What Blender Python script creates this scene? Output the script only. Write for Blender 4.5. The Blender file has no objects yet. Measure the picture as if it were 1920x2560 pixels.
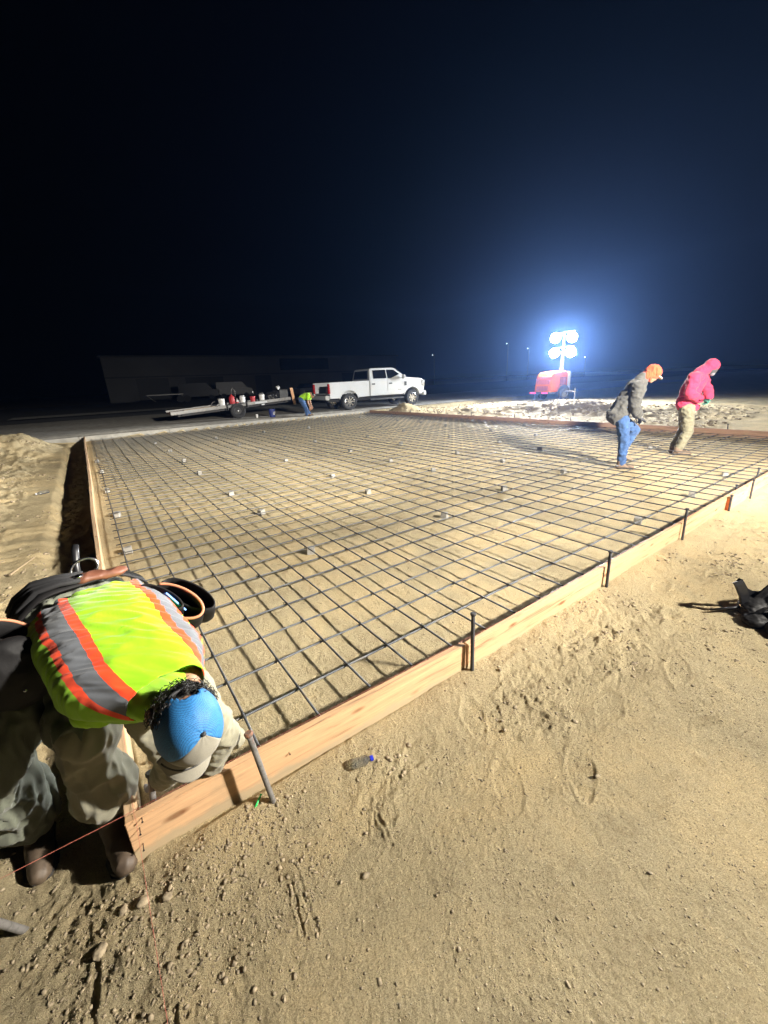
import bpy, bmesh, math, random
import numpy as np
from mathutils import Vector, Matrix, noise
R_ = math.radians
random.seed(7); rng = np.random.default_rng(7)
S = bpy.context.scene
COL = S.collection
V = Vector

HAZE_D = .0008; SKY = .004; EXPO = 0.43; TOWER = 4200
KEY = [(75, 22, 75, 6300), (118, 20, 50, 5363), (145, 22, 45, 2100), (45, 24, 75, 3900), (140, 50, 80, 3000), (65, 14, 40, 5400), (88, 12, 40, 11500), (108, 12, 36, 16394), (132, 13, 40, 5808)]      # heading, tilt down, beam width, watts
# ---------------------------------------------------------------- frame
# world x runs along the near form board, y away from it across the slab, z up.
TH = R_(35.2)
CX = V((math.cos(TH), -math.sin(TH), 0))          # to the right of the viewer, level
CY = V((math.sin(TH), math.cos(TH), 0))           # away from the viewer, level

# ---------------------------------------------------------------- materials
MATS = {}
def nt(name):
    m = bpy.data.materials.new(name); m.use_nodes = True
    n = m.node_tree; b = n.nodes['Principled BSDF']
    return m, n, b
def N(n, t, **k):
    x = n.nodes.new(t)
    for a, v in k.items():
        if a in x.inputs: x.inputs[a].default_value = v
        else: setattr(x, a, v)
    return x
def ramp(n, fac, stops):
    r = N(n, 'ShaderNodeValToRGB'); e = r.color_ramp.elements
    while len(e) < len(stops): e.new(0.5)
    for i, (p, c) in enumerate(stops):
        e[i].position = p; e[i].color = (*c, 1)
    n.links.new(fac, r.inputs[0]); return r.outputs[0]
def coords(n, scale=(1, 1, 1)):
    t = N(n, 'ShaderNodeTexCoord'); mp = N(n, 'ShaderNodeMapping')
    mp.inputs['Scale'].default_value = scale
    n.links.new(t.outputs['Object'], mp.inputs['Vector']); return mp.outputs[0]
def mat(name, col, rough=.6, metal=0, var=.25, scale=12, bump=.15, bscale=80, bdist=.002, emit=None, estr=0,
        stretch=(1, 1, 1), spec=None, dirt=None, dscale=4, damt=.5, sheen=0, trans=0, alpha=1, coat=0):
    if name in MATS: return MATS[name]
    m, n, b = nt(name); MATS[name] = m; L = n.links.new
    co = coords(n, stretch)
    b.inputs['Roughness'].default_value = rough; b.inputs['Metallic'].default_value = metal
    if spec is not None: b.inputs['Specular IOR Level'].default_value = spec
    if var > 0:
        no = N(n, 'ShaderNodeTexNoise', Scale=scale, Detail=6, Roughness=.6); L(co, no.inputs['Vector'])
        lo = tuple(c * (1 - var) for c in col); hi = tuple(min(1, c * (1 + var * .8)) for c in col)
        c = ramp(n, no.outputs['Fac'], [(.3, lo), (.7, hi)])
        if dirt:
            no2 = N(n, 'ShaderNodeTexNoise', Scale=dscale, Detail=8, Roughness=.65); L(co, no2.inputs['Vector'])
            mx = N(n, 'ShaderNodeMix', data_type='RGBA')
            mr = N(n, 'ShaderNodeMapRange'); mr.inputs[1].default_value = .48; mr.inputs[2].default_value = .68
            mr.inputs[4].default_value = damt
            L(no2.outputs['Fac'], mr.inputs[0]); L(mr.outputs[0], mx.inputs[0]); L(c, mx.inputs[6])
            mx.inputs[7].default_value = (*dirt, 1); c = mx.outputs[2]
        L(c, b.inputs['Base Color'])
    else: b.inputs['Base Color'].default_value = (*col, 1)
    if bump > 0:
        nb = N(n, 'ShaderNodeTexNoise', Scale=bscale, Detail=5, Roughness=.6); L(co, nb.inputs['Vector'])
        bp = N(n, 'ShaderNodeBump', Strength=bump, Distance=bdist); L(nb.outputs['Fac'], bp.inputs['Height'])
        L(bp.outputs[0], b.inputs['Normal'])
    if emit:
        b.inputs['Emission Color'].default_value = (*emit, 1); b.inputs['Emission Strength'].default_value = estr
    if sheen: b.inputs['Sheen Weight'].default_value = sheen
    if trans: b.inputs['Transmission Weight'].default_value = trans
    if coat: b.inputs['Coat Weight'].default_value = coat
    return m

def soil_mat(name, cols, fine=1.0):
    m, n, b = nt(name); L = n.links.new
    co = coords(n)
    a = N(n, 'ShaderNodeTexNoise', Scale=.9, Detail=10, Roughness=.66, Distortion=.4); L(co, a.inputs['Vector'])
    c = ramp(n, a.outputs['Fac'], [(.34, cols[0]), (.47, cols[1]), (.56, cols[2]), (.7, cols[3])])
    # damp, darker crumbs in small drifts
    d = N(n, 'ShaderNodeTexNoise', Scale=7, Detail=9, Roughness=.75); L(co, d.inputs['Vector'])
    dr = ramp(n, d.outputs['Fac'], [(.3, (.72, .68, .62)), (.44, (1, 1, 1)), (.7, (1.12, 1.1, 1.06))])
    g = N(n, 'ShaderNodeTexNoise', Scale=170, Detail=3, Roughness=.8); L(co, g.inputs['Vector'])
    gr = ramp(n, g.outputs['Fac'], [(.3, (.42, .38, .33)), (.47, (.98, .98, .98)), (.58, (1.04, 1.04, 1.02)), (.74, (1.75, 1.7, 1.6))])
    mx = N(n, 'ShaderNodeMix', data_type='RGBA', blend_type='MULTIPLY'); mx.inputs[0].default_value = .9
    L(c, mx.inputs[6]); L(dr, mx.inputs[7])
    my = N(n, 'ShaderNodeMix', data_type='RGBA', blend_type='MULTIPLY'); my.inputs[0].default_value = .8
    L(mx.outputs[2], my.inputs[6]); L(gr, my.inputs[7])
    # pale and dark grit grains
    vo = N(n, 'ShaderNodeTexVoronoi', Scale=80); L(co, vo.inputs['Vector'])
    mr = N(n, 'ShaderNodeMapRange'); mr.inputs[1].default_value = .2; mr.inputs[2].default_value = .1
    L(vo.outputs['Distance'], mr.inputs[0])
    rr = ramp(n, vo.outputs['Color'], [(.0, (.05, .04, .03)), (.35, (.12, .1, .07)), (.5, cols[1]), (1, (.66, .6, .47))])
    cut = N(n, 'ShaderNodeMath', operation='GREATER_THAN'); cut.inputs[1].default_value = .66
    sp = N(n, 'ShaderNodeSeparateColor'); L(vo.outputs['Color'], sp.inputs[0]); L(sp.outputs[1], cut.inputs[0])
    mm = N(n, 'ShaderNodeMath', operation='MULTIPLY'); L(cut.outputs[0], mm.inputs[0]); L(mr.outputs[0], mm.inputs[1])
    m2 = N(n, 'ShaderNodeMix', data_type='RGBA'); L(mm.outputs[0], m2.inputs[0]); L(my.outputs[2], m2.inputs[6]); L(rr, m2.inputs[7])
    L(m2.outputs[2], b.inputs['Base Color'])
    b.inputs['Roughness'].default_value = .95; b.inputs['Specular IOR Level'].default_value = .12
    n1 = N(n, 'ShaderNodeTexNoise', Scale=60, Detail=9, Roughness=.82); L(co, n1.inputs['Vector'])
    ad = N(n, 'ShaderNodeMath', operation='ADD'); L(n1.outputs['Fac'], ad.inputs[0])
    ml = N(n, 'ShaderNodeMath', operation='MULTIPLY'); ml.inputs[1].default_value = .4
    L(mm.outputs[0], ml.inputs[0]); L(ml.outputs[0], ad.inputs[1])
    bp = N(n, 'ShaderNodeBump', Strength=1.0 * fine, Distance=.022); L(ad.outputs[0], bp.inputs['Height']); L(bp.outputs[0], b.inputs['Normal'])
    return m

def wood_mat(name, base, axis=0, dark=.45):
    m, n, b = nt(name); L = n.links.new
    st = [9, 9, 9]; st[axis] = .55
    co = coords(n, tuple(st))
    a = N(n, 'ShaderNodeTexNoise', Scale=4, Detail=7, Roughness=.65, Distortion=.6); L(co, a.inputs['Vector'])
    d = tuple(c * dark for c in base); l = tuple(min(1, c * 1.25) for c in base)
    c = ramp(n, a.outputs['Fac'], [(.32, d), (.47, base), (.7, l)])
    kt = [2.2, 7, 7]
    if axis == 1: kt = [7, 2.2, 7]
    vo = N(n, 'ShaderNodeTexVoronoi', Scale=1.0); L(coords(n, tuple(kt)), vo.inputs['Vector'])
    mr = N(n, 'ShaderNodeMapRange'); mr.inputs[1].default_value = .13; mr.inputs[2].default_value = .06
    L(vo.outputs['Distance'], mr.inputs[0])
    mx = N(n, 'ShaderNodeMix', data_type='RGBA'); L(mr.outputs[0], mx.inputs[0]); L(c, mx.inputs[6])
    mx.inputs[7].default_value = (base[0] * .4, base[1] * .28, base[2] * .2, 1)
    dn = N(n, 'ShaderNodeTexNoise', Scale=5, Detail=8, Roughness=.7); L(coords(n), dn.inputs['Vector'])
    dr = N(n, 'ShaderNodeMapRange'); dr.inputs[1].default_value = .5; dr.inputs[2].default_value = .75; dr.inputs[4].default_value = .55
    L(dn.outputs['Fac'], dr.inputs[0])
    m3 = N(n, 'ShaderNodeMix', data_type='RGBA'); L(dr.outputs[0], m3.inputs[0]); L(mx.outputs[2], m3.inputs[6])
    m3.inputs[7].default_value = (.36, .27, .16, 1)
    sx = N(n, 'ShaderNodeSeparateXYZ'); L(coords(n), sx.inputs[0])
    mz = N(n, 'ShaderNodeMath', operation='MULTIPLY_ADD'); mz.inputs[1].default_value = -9; L(sx.outputs[2], mz.inputs[0]); L(dn.outputs['Fac'], mz.inputs[2])
    zr = N(n, 'ShaderNodeMapRange'); zr.inputs[1].default_value = -.15; zr.inputs[2].default_value = .1; zr.inputs[4].default_value = .8; L(mz.outputs[0], zr.inputs[0])
    m4 = N(n, 'ShaderNodeMix', data_type='RGBA'); L(zr.outputs[0], m4.inputs[0]); L(m3.outputs[2], m4.inputs[6]); m4.inputs[7].default_value = (.37, .3, .19, 1)
    L(m4.outputs[2], b.inputs['Base Color']); b.inputs['Roughness'].default_value = .75
    bp = N(n, 'ShaderNodeBump', Strength=.25, Distance=.003); L(a.outputs['Fac'], bp.inputs['Height']); L(bp.outputs[0], b.inputs['Normal'])
    return m

def rebar_mat(name, axis):
    m, n, b = nt(name); L = n.links.new
    co = coords(n)
    a = N(n, 'ShaderNodeTexNoise', Scale=9, Detail=6); L(co, a.inputs['Vector'])
    c = ramp(n, a.outputs['Fac'], [(.35, (.04, .043, .05)), (.55, (.085, .09, .1)), (.66, (.1, .095, .09)), (.78, (.2, .11, .06))] if axis else [(.35, (.075, .08, .09)), (.55, (.13, .14, .15)), (.66, (.16, .15, .13)), (.78, (.26, .15, .08))])  # bars along x are paler: their lit look is put into the colour
    L(c, b.inputs['Base Color']); b.inputs['Metallic'].default_value = .35; b.inputs['Roughness'].default_value = .5
    w = N(n, 'ShaderNodeTexWave', Scale=38, Distortion=.3); w.bands_direction = 'XY'[axis]
    L(co, w.inputs['Vector'])
    bp = N(n, 'ShaderNodeBump', Strength=.6, Distance=.002); L(w.outputs['Fac'], bp.inputs['Height']); L(bp.outputs[0], b.inputs['Normal'])
    return m

def rust_mat(name, c0=(.09, .085, .08), c1=(.26, .11, .06)):
    m, n, b = nt(name); L = n.links.new
    co = coords(n)
    a = N(n, 'ShaderNodeTexNoise', Scale=35, Detail=8, Roughness=.7); L(co, a.inputs['Vector'])
    g = N(n, 'ShaderNodeSeparateXYZ'); L(co, g.inputs[0])
    mr = N(n, 'ShaderNodeMapRange'); mr.inputs[1].default_value = .3; mr.inputs[2].default_value = .45; mr.inputs[4].default_value = .3
    L(g.outputs[2], mr.inputs[0])
    ad = N(n, 'ShaderNodeMath', operation='ADD'); L(a.outputs['Fac'], ad.inputs[0]); L(mr.outputs[0], ad.inputs[1])
    c = ramp(n, ad.outputs[0], [(.3, c0), (.5, tuple(q * 2.1 for q in c0)), (.68, tuple(q * 1.2 for q in c0)), (.85, c1)])
    L(c, b.inputs['Base Color']); b.inputs['Roughness'].default_value = .8; b.inputs['Metallic'].default_value = .2
    bp = N(n, 'ShaderNodeBump', Strength=.5, Distance=.002); L(a.outputs['Fac'], bp.inputs['Height']); L(bp.outputs[0], b.inputs['Normal'])
    return m

M = dict(
    soil=soil_mat('sandy_soil', [(.385, .315, .195), (.45, .375, .235), (.51, .41, .245), (.58, .46, .265)]),
    gravel=mat('gravel_stone', (.31, .25, .165), .9, var=.6, scale=45, bump=.5, bscale=150),
    woodx=wood_mat('board_wood_x', (.5, .305, .165), 0), woody=wood_mat('board_wood_y', (.5, .34, .2), 1),
    darkwood=wood_mat('old_board_wood', (.33, .2, .13), 1, .55), scab=wood_mat('scab_wood', (.62, .36, .2), 0, .7),
    orange_end=mat('orange_board_end', (.6, .18, .06), .7),
    concrete=mat('concrete', (.33, .31, .27), .9, var=.3, scale=3, bump=.4, bscale=40, dirt=(.16, .14, .11)),
    kerbc=mat('kerb_concrete', (.3, .29, .26), .9, var=.2, scale=5, bump=.3, bscale=30),
    asphalt=mat('asphalt', (.045, .045, .048), .85, var=.3, scale=2, bump=.5, bscale=120),
    block=mat('block_concrete', (.29, .28, .255), .9, var=.2, scale=20, bump=.4, bscale=90),
    rx=rebar_mat('rebar_steel_x_lit', 0), ry=rebar_mat('rebar_steel_y', 1), wire=mat('tie_wire', (.03, .03, .03), .5, .5, bump=0),
    steel=rust_mat('stake_steel', (.03, .03, .033), (.07, .055, .045)), rust=rust_mat('stake_rust'),
    chrome=mat('chrome', (.75, .75, .77), .15, 1, var=0, bump=0),
    string=mat('mason_line', (.5, .14, .1), .7, var=0, bump=0),
    black=mat('black_plastic', (.012, .012, .014), .4, bump=.1), blackcloth=mat('black_cloth', (.012, .012, .014), .85, bump=.4, bscale=200),
    rubber=mat('tyre_rubber', (.02, .02, .021), .85, bump=.3, bscale=60),
    leather=mat('brown_leather', (.16, .06, .035), .55, var=.4, bump=.3), tanleather=mat('tan_piping', (.42, .17, .09), .6),
    blackleather=mat('black_leather', (.009, .0085, .009), .6, bump=.4, bscale=60, spec=.25),
    bluevinyl=mat('blue_card', (.02, .22, .75), .5),
    white_paint=mat('white_paint', (.46, .48, .5), .28, var=.04, scale=2, bump=0, coat=.5, dirt=(.5, .47, .42), damt=.3, dscale=2.5),
    glass=mat('dark_glass', (.006, .007, .009), .06, var=0, bump=0), redlens=mat('red_lens', (.35, .01, .01), .25, var=0, bump=0),
    silver=mat('alloy', (.6, .61, .63), .25, .9, var=.1, bump=0),
    orange_paint=mat('orange_paint', (.6, .12, .015), .4, var=.1, bump=0), grey_paint=mat('grey_paint', (.45, .46, .47), .5, var=.1),
    trim=mat('black_trim', (.02, .02, .022), .6), galv=mat('galvanised', (.2, .2, .2), .5, .3, var=.25, dirt=(.25, .22, .18)),
    skin=mat('skin', (.33, .17, .1), .55, var=.1, bump=.1, bscale=120), hair=mat('black_hair', (.008, .007, .006), .5, bump=0),
    wall=mat('warehouse_wall', (.095, .095, .095), .8, var=.15, scale=.3, stretch=(1, 1, 1)), roofm=mat('dark_roof', (.05, .05, .055), .8),
)

# ---------------------------------------------------------------- object helpers
def wm(o):
    return o.matrix_basis.copy() if o.parent is None else wm(o.parent) @ o.matrix_parent_inverse @ o.matrix_basis
def link(name, me, m=None, parent=None, smooth=False):
    o = bpy.data.objects.new(name, me); COL.objects.link(o)
    if m is not None:
        for q in (m if isinstance(m, (list, tuple)) else [m]): me.materials.append(q)
    if smooth:
        me.polygons.foreach_set('use_smooth', [True] * len(me.polygons))
    if parent is not None:
        o.parent = parent
        o.matrix_parent_inverse = wm(parent).inverted()
    return o
def pym(name, v, f, m=None, parent=None, smooth=False):
    me = bpy.data.meshes.new(name); me.from_pydata([tuple(p) for p in v], [], f); me.update()
    return link(name, me, m, parent, smooth)
def fin(name, bm, m=None, parent=None, smooth=False, bevel=0, seg=2):
    me = bpy.data.meshes.new(name)
    if bevel:
        bmesh.ops.remove_doubles(bm, verts=bm.verts, dist=1e-5)
        es = [e for e in bm.edges if len(e.link_faces) == 2 and e.calc_face_angle(0) > .5]
        if es: bmesh.ops.bevel(bm, geom=es, offset=bevel, segments=seg, affect='EDGES', clamp_overlap=True)
    bmesh.ops.recalc_face_normals(bm, faces=bm.faces)
    bm.to_mesh(me); bm.free(); me.update()
    return link(name, me, m, parent, smooth)
def thing(name, label, cat, loc=(0, 0, 0), rz=0, group=None):
    o = bpy.data.objects.new(name, None); COL.objects.link(o)
    o.location = loc; o.rotation_euler = (0, 0, rz); o.empty_display_size = .2
    return tag(o, label, cat, group)
def tag(o, label=None, cat=None, group=None, kind=None):
    if label: o['label'] = label
    if cat: o['category'] = cat
    if group: o['group'] = group
    if kind: o['kind'] = kind
    return o
def dup(root, loc, label=None, rz=None):
    def rec(o, par):
        c = o.copy(); COL.objects.link(c)
        if par is not None: c.parent = par
        for ch in list(o.children): rec(ch, c)
        return c
    r = rec(root, None); r.location = loc
    if rz is not None: r.rotation_euler = (0, 0, rz)
    if label: r['label'] = label
    return r
def local(o, parent):                       # child built in the parent's own coordinates
    o.parent = parent; o.matrix_parent_inverse = Matrix(); return o
def bx(bm, x0, x1, y0, y1, z0, z1, mt=None):
    vs = [bm.verts.new(p if mt is None else mt @ V(p)) for p in
          [(x0, y0, z0), (x1, y0, z0), (x1, y1, z0), (x0, y1, z0), (x0, y0, z1), (x1, y0, z1), (x1, y1, z1), (x0, y1, z1)]]
    for f in [(0, 3, 2, 1), (4, 5, 6, 7), (0, 1, 5, 4), (1, 2, 6, 5), (2, 3, 7, 6), (3, 0, 4, 7)]:
        bm.faces.new([vs[i] for i in f])
    return vs
def frame(d):
    d = V(d).normalized(); a = V((0, 0, 1)) if abs(d.z) < .9 else V((1, 0, 0))
    x = d.cross(a).normalized(); return x, d.cross(x).normalized()
def tube(bm, pts, r, seg=8, cap=True):
    pts = [V(p) for p in pts]; n = len(pts); rr = r if isinstance(r, (list, tuple)) else [r] * n
    rings = []; x = None
    for i, p in enumerate(pts):
        d = (pts[min(i + 1, n - 1)] - pts[max(i - 1, 0)])
        if d.length < 1e-9: d = V((0, 0, 1))
        d.normalize()
        if x is None: x, y = frame(d)
        else:
            x = (x - d * x.dot(d)).normalized(); y = d.cross(x).normalized()
        rings.append([bm.verts.new(p + (x * math.cos(2 * math.pi * k / seg) + y * math.sin(2 * math.pi * k / seg)) * rr[i]) for k in range(seg)])
    for a, b in zip(rings, rings[1:]):
        for k in range(seg): bm.faces.new([a[k], a[(k + 1) % seg], b[(k + 1) % seg], b[k]])
    if cap:
        bm.faces.new(rings[0][::-1]); bm.faces.new(rings[-1])
    return rings
def lathe(bm, prof, axis_o, axis_d, seg=24, cap=True):   # prof: list of (along, radius)
    d = V(axis_d).normalized(); x, y = frame(d); o = V(axis_o); rings = []
    for a, r in prof:
        rings.append([bm.verts.new(o + d * a + (x * math.cos(2 * math.pi * k / seg) + y * math.sin(2 * math.pi * k / seg)) * max(r, 1e-4)) for k in range(seg)])
    for a, b in zip(rings, rings[1:]):
        for k in range(seg): bm.faces.new([a[k], a[(k + 1) % seg], b[(k + 1) % seg], b[k]])
    if cap: bm.faces.new(rings[0][::-1]); bm.faces.new(rings[-1])
def prism(bm, prof, y0, y1, mt=None, ax='y'):            # prof: (x, z) polygon pushed from y0 to y1
    def P(a, b, c): 
        p = V((a, b, c)); return p if mt is None else mt @ p
    A = [bm.verts.new(P(x, y0, z)) for x, z in prof]; B = [bm.verts.new(P(x, y1, z)) for x, z in prof]
    n = len(prof); bm.faces.new(A[::-1]); bm.faces.new(B)
    for i in range(n): bm.faces.new([A[i], A[(i + 1) % n], B[(i + 1) % n], B[i]])
def ell(bm, c, r, mt=None, sub=2):
    g = bmesh.ops.create_icosphere(bm, subdivisions=sub, radius=1)
    for v in g['verts']:
        p = V((v.co.x * r[0], v.co.y * r[1], v.co.z * r[2]))
        v.co = (p if mt is None else mt @ p) + V(c)
def capsule(bm, a, ra, b, rb, seg=12):
    a = V(a); b = V(b); d = b - a
    if d.length < 1e-6: ell(bm, a, (ra,) * 3); return
    L = d.length; prof = []
    for k in range(5): t = k / 5 * math.pi / 2; prof.append((-ra * math.cos(t), ra * math.sin(t)))
    prof.append((0, ra)); prof.append((L, rb))
    for k in range(1, 6): t = k / 5 * math.pi / 2; prof.append((L + rb * math.sin(t), rb * math.cos(t)))
    lathe(bm, prof, a, d, seg)

# blob(): limbs as tapered capsules and ellipsoids fused into one continuous skin
def blob(name, caps, vox, m, parent, smooth_it=4, folds=None, clip=None):
    bm = bmesh.new()
    for c in caps:
        if c[0] == 'c': capsule(bm, *c[1:])
        elif c[0] == 'e': ell(bm, c[1], c[2], c[3] if len(c) > 3 else None, 3)
        elif c[0] == 'b': bx(bm, *c[1:])
    me = bpy.data.meshes.new(name + '_tmp'); bm.to_mesh(me); bm.free()
    o = bpy.data.objects.new(name + '_tmp', me); COL.objects.link(o)
    md = o.modifiers.new('r', 'REMESH'); md.mode = 'VOXEL'; md.voxel_size = vox
    if smooth_it:
        ms = o.modifiers.new('s', 'SMOOTH'); ms.iterations = smooth_it; ms.factor = .5
    dg = bpy.context.evaluated_depsgraph_get(); dg.update()
    me2 = bpy.data.meshes.new_from_object(o.evaluated_get(dg))
    bpy.data.objects.remove(o); bpy.data.meshes.remove(me); me2.name = name
    n = len(me2.vertices); co = np.empty(n * 3); me2.vertices.foreach_get('co', co); co = co.reshape(-1, 3)
    if folds:
        no = np.empty(n * 3); me2.vertices.foreach_get('normal', no); no = no.reshape(-1, 3)
        for amp, sc, seed in folds:
            sc = np.array(sc if hasattr(sc, '__len__') else [sc] * 3)
            h = np.array([noise.noise(V((p * sc + seed))) for p in co])
            h = 1 - np.abs(h) * 2.4
            co = co + no * (h * amp)[:, None]
    if clip is not None: co = clip(co)
    me2.vertices.foreach_set('co', co.ravel()); me2.update(); me2.materials.clear()
    return link(name, me2, m, parent, True)

# ---------------------------------------------------------------- numpy noise for the ground
def _h(ix, iy, s):
    n = (ix * 374761393 + iy * 668265263 + s * 974711) & 0xffffffff
    n = ((n ^ (n >> 13)) * 1274126177) & 0xffffffff
    return ((n ^ (n >> 16)) & 0xffffff) / float(0xffffff) * 2 - 1
def vn(x, y, s=0):
    ix = np.floor(x).astype(np.int64); iy = np.floor(y).astype(np.int64); fx = x - ix; fy = y - iy
    ux = fx * fx * fx * (fx * (fx * 6 - 15) + 10); uy = fy * fy * fy * (fy * (fy * 6 - 15) + 10)
    a, b, c, d = _h(ix, iy, s), _h(ix + 1, iy, s), _h(ix, iy + 1, s), _h(ix + 1, iy + 1, s)
    return a + (b - a) * ux + (c - a) * uy + (a - b - c + d) * ux * uy
def fbm(x, y, o=4, s=0, g=.5):
    t = 0; a = 1; n = 0
    for i in range(o):
        t = t + a * vn(x, y, s + i * 17); n += a; a *= g
        x, y = (x * 1.6 - y * 1.2) + 3.1, (x * 1.2 + y * 1.6) + 7.7
    return t / n
def ridg(x, y, o=4, s=0): 
    t = 0; a = 1; n = 0
    for i in range(o):
        t = t + a * (1 - np.abs(vn(x, y, s + i * 17)) * 2); n += a; a *= .55
        x, y = (x * 1.6 - y * 1.2) + 3.1, (x * 1.2 + y * 1.6) + 7.7
    return t / n
def ss(a, b, x): t = np.clip((x - a) / (b - a), 0, 1); return t * t * (3 - 2 * t)
def road_z(v): return .2 + .07 * ss(19.13, 19.5, v)
def drift(u, v):            # kicked-up clods lie in patches a step or two out from the near board
    return ss(.02, .3, fbm(u * 1.7 + 4, v * 1.7, 3, 9)) * np.exp(-((v - 1.0) / .42) ** 2) * ss(.3, .8, u) * (1 - ss(7, 9, u)) + .6 * ss(-.1, -.5, u) * ss(.1, .4, v)
def ground_h(u, v):
    u = np.asarray(u, float); v = np.asarray(v, float)
    ins = ss(-.19, -.15, u) * (1 - ss(12.70, 12.76, u)) * ss(1.39, 1.43, v) * (1 - ss(18.95, 18.99, v))
    out = 1 - ins
    r = np.hypot(u, v)
    # loose, trampled surface outside the form
    fr = 1 - ss(9, 16, r)
    trample = ss(-.2, .35, fbm(u * .9, v * .9, 3, 5)) * .8 + .25
    # the flank beside the near board is scuffed, the ground close to the viewer is hard packed
    hard = np.exp(-(((u - .9) / 1.3) ** 2 + ((v + .1) / .75) ** 2)) * .75
    trample = trample * (1 - hard)
    h = out * (.012 * fbm(u * 1.4, v * 1.4, 3, 1) + trample * (.006 * ridg(u * 4.2, v * 4.2, 4, 2) * fr + .0045 * fbm(u * 17, v * 17, 4, 3, .7)) + drift(u, v) * (.016 * ridg(u * 9, v * 9, 4, 6) + .007 * fbm(u * 38, v * 38, 3, 7, .7)) + .0028 * fbm(u * 55, v * 55, 3, 4, .75))
    h = h + ins * (.008 * fbm(u * 1.1, v * 1.1, 2, 11) + .004 * fbm(u * 11, v * 11, 4, 12, .65) + .0028 * ridg(u * 30, v * 30, 2, 13) + .002)
    h = h + .03 * out * np.exp(-((v - 1.36) / .16) ** 2) * (1 - ss(1.45, 1.5, v)) * ss(-.5, -.1, u) * (1 + .4 * fbm(u * 3, v * 3, 3, 91))
    # coarse clods left of the corner and along the spoil side
    clod = (1 - ss(-.3, .35, u)) * out * (1 - ss(18.6, 18.9, v))
    h = h + clod * (.018 + .03 * ss(-.7, -1.1, u)) * ridg(u * 7.5 - 2 * ss(-.7, -1.1, u) * u, v * 6, 4, 21) * (.5 + .5 * ss(-.3, .3, fbm(u * 2, v * 2, 2, 22)))
    # hole dug round the corner under the worker
    h = h - .09 * np.exp(-(((u + .42) / .3) ** 2 + ((v - 1.75) / .4) ** 2)) * out
    # trench beside the left board, cut deeper further on
    tr = ss(-.78, -.6, u + .05 * fbm(v * 2.2, u * 2, 3, 31)) * (1 - ss(-.22, -.205, u)) * ss(3.6, 6.5, v) * (1 - ss(18.6, 18.9, v))
    h = h - tr * (.12 + .16 * ss(7, 12, v)) * (1 + .25 * fbm(u * 6, v * 3, 3, 32))
    # spoil bank on the left
    bank = ss(-.6, -1.9, u) * ss(2.2, 9, v) * (1 - ss(17.5, 18.9, v)) * (1 - .35 * ss(-3, -9, u))
    h = h + bank * (.06 + .04 * ridg(u * 1.1, v * 1.1, 4, 41) + .05 * ridg(u * 3.1, v * 3.1, 5, 43))
    h = h + .52 * np.exp(-(((u + 2.0) / .95) ** 2 + ((v - 16.6) / 1.3) ** 2)) * (1 + .25 * ridg(u * 2, v * 2, 3, 42))
    # spoil heaps past the far form
    R = ss(12.85, 13.6, u) * (1 - ss(21, 26, u)) * ss(2.6, 5.5, v) * (1 - ss(17.6, 19.2, v))
    h = h + R * (.06 + .05 * ridg(u * 1.3, v * 1.3, 4, 51) + .02 * ridg(u * 5, v * 5, 3, 52))
    for cu, cv, su, sv, a in [(17.0, 9.3, 1.5, 1.7, .42), (16.0, 11.7, 1.5, 1.3, .28), (15.2, 13.9, 1.0, 1.0, .2), (14.2, 17.6, .75, .7, .42), (18.5, 6.6, 1.3, 1.2, .22), (19.2, 10.9, 2.0, 1.6, .3)]:
        h = h + a * np.exp(-(((u - cu) / su) ** 2 + ((v - cv) / sv) ** 2)) * (1 + .22 * ridg(u * 2.4, v * 2.4, 4, 53))
    h = h + ss(12.9, 14, u) * (1 - ss(2, 4, v)) * .05
    # lot and road level
    lot = ss(18.97, 19.0, v)
    h = h * (1 - lot) + lot * (road_z(v) - .03)
    # scrape marks in the hard ground
    for (a, b, w, dpt) in SCR:
        ax, ay = a; bx_, by_ = b; L2 = (bx_ - ax) ** 2 + (by_ - ay) ** 2
        t = np.clip(((u - ax) * (bx_ - ax) + (v - ay) * (by_ - ay)) / L2, 0, 1)
        d = np.hypot(u - ax - t * (bx_ - ax), v - ay - t * (by_ - ay)) + .004 * fbm(u * 30, v * 30, 2, 61)
        h = h - dpt * np.exp(-(d / w) ** 2) + dpt * .8 * np.exp(-((d - 2.1 * w) / (w * .8)) ** 2)
    # footprints
    for (fu, fv, fa) in FEET:
        c, s_ = math.cos(fa), math.sin(fa); x = (u - fu) * c + (v - fv) * s_; y = -(u - fu) * s_ + (v - fv) * c
        e = (x / .145) ** 2 + (y / (.05 + .012 * np.sin(x * 18 + 1))) ** 2
        k_ = .45 + .55 * ss(-.35, .35, fbm(u * 9, v * 9, 2, int(fu * 100) % 97)); e = e * (1 + .35 * fbm(u * 14, v * 14, 2, 66)); h = h - .006 * k_ * (1 - ss(.6, 1.25, e)) * (1 + .3 * np.sin(x * 230)) + .004 * k_ * np.exp(-((e - 1.35) / .4) ** 2)
    return h
SCR = [((.24, 1.02), (.21, .86), .005, .003), ((.27, 1.03), (.25, .84), .006, .003), ((.62, 1.02), (.60, .9), .005, .003),
       ((-.25, .95), (-.14, .9), .008, .006), ((-.16, .93), (-.17, .72), .007, .006), ((-.34, 1.2), (-.36, .95), .008, .007),
       ((2.2, 1.15), (2.7, 1.1), .012, .003), ((3.0, .9), (3.5, .8), .012, .003)]
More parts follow.
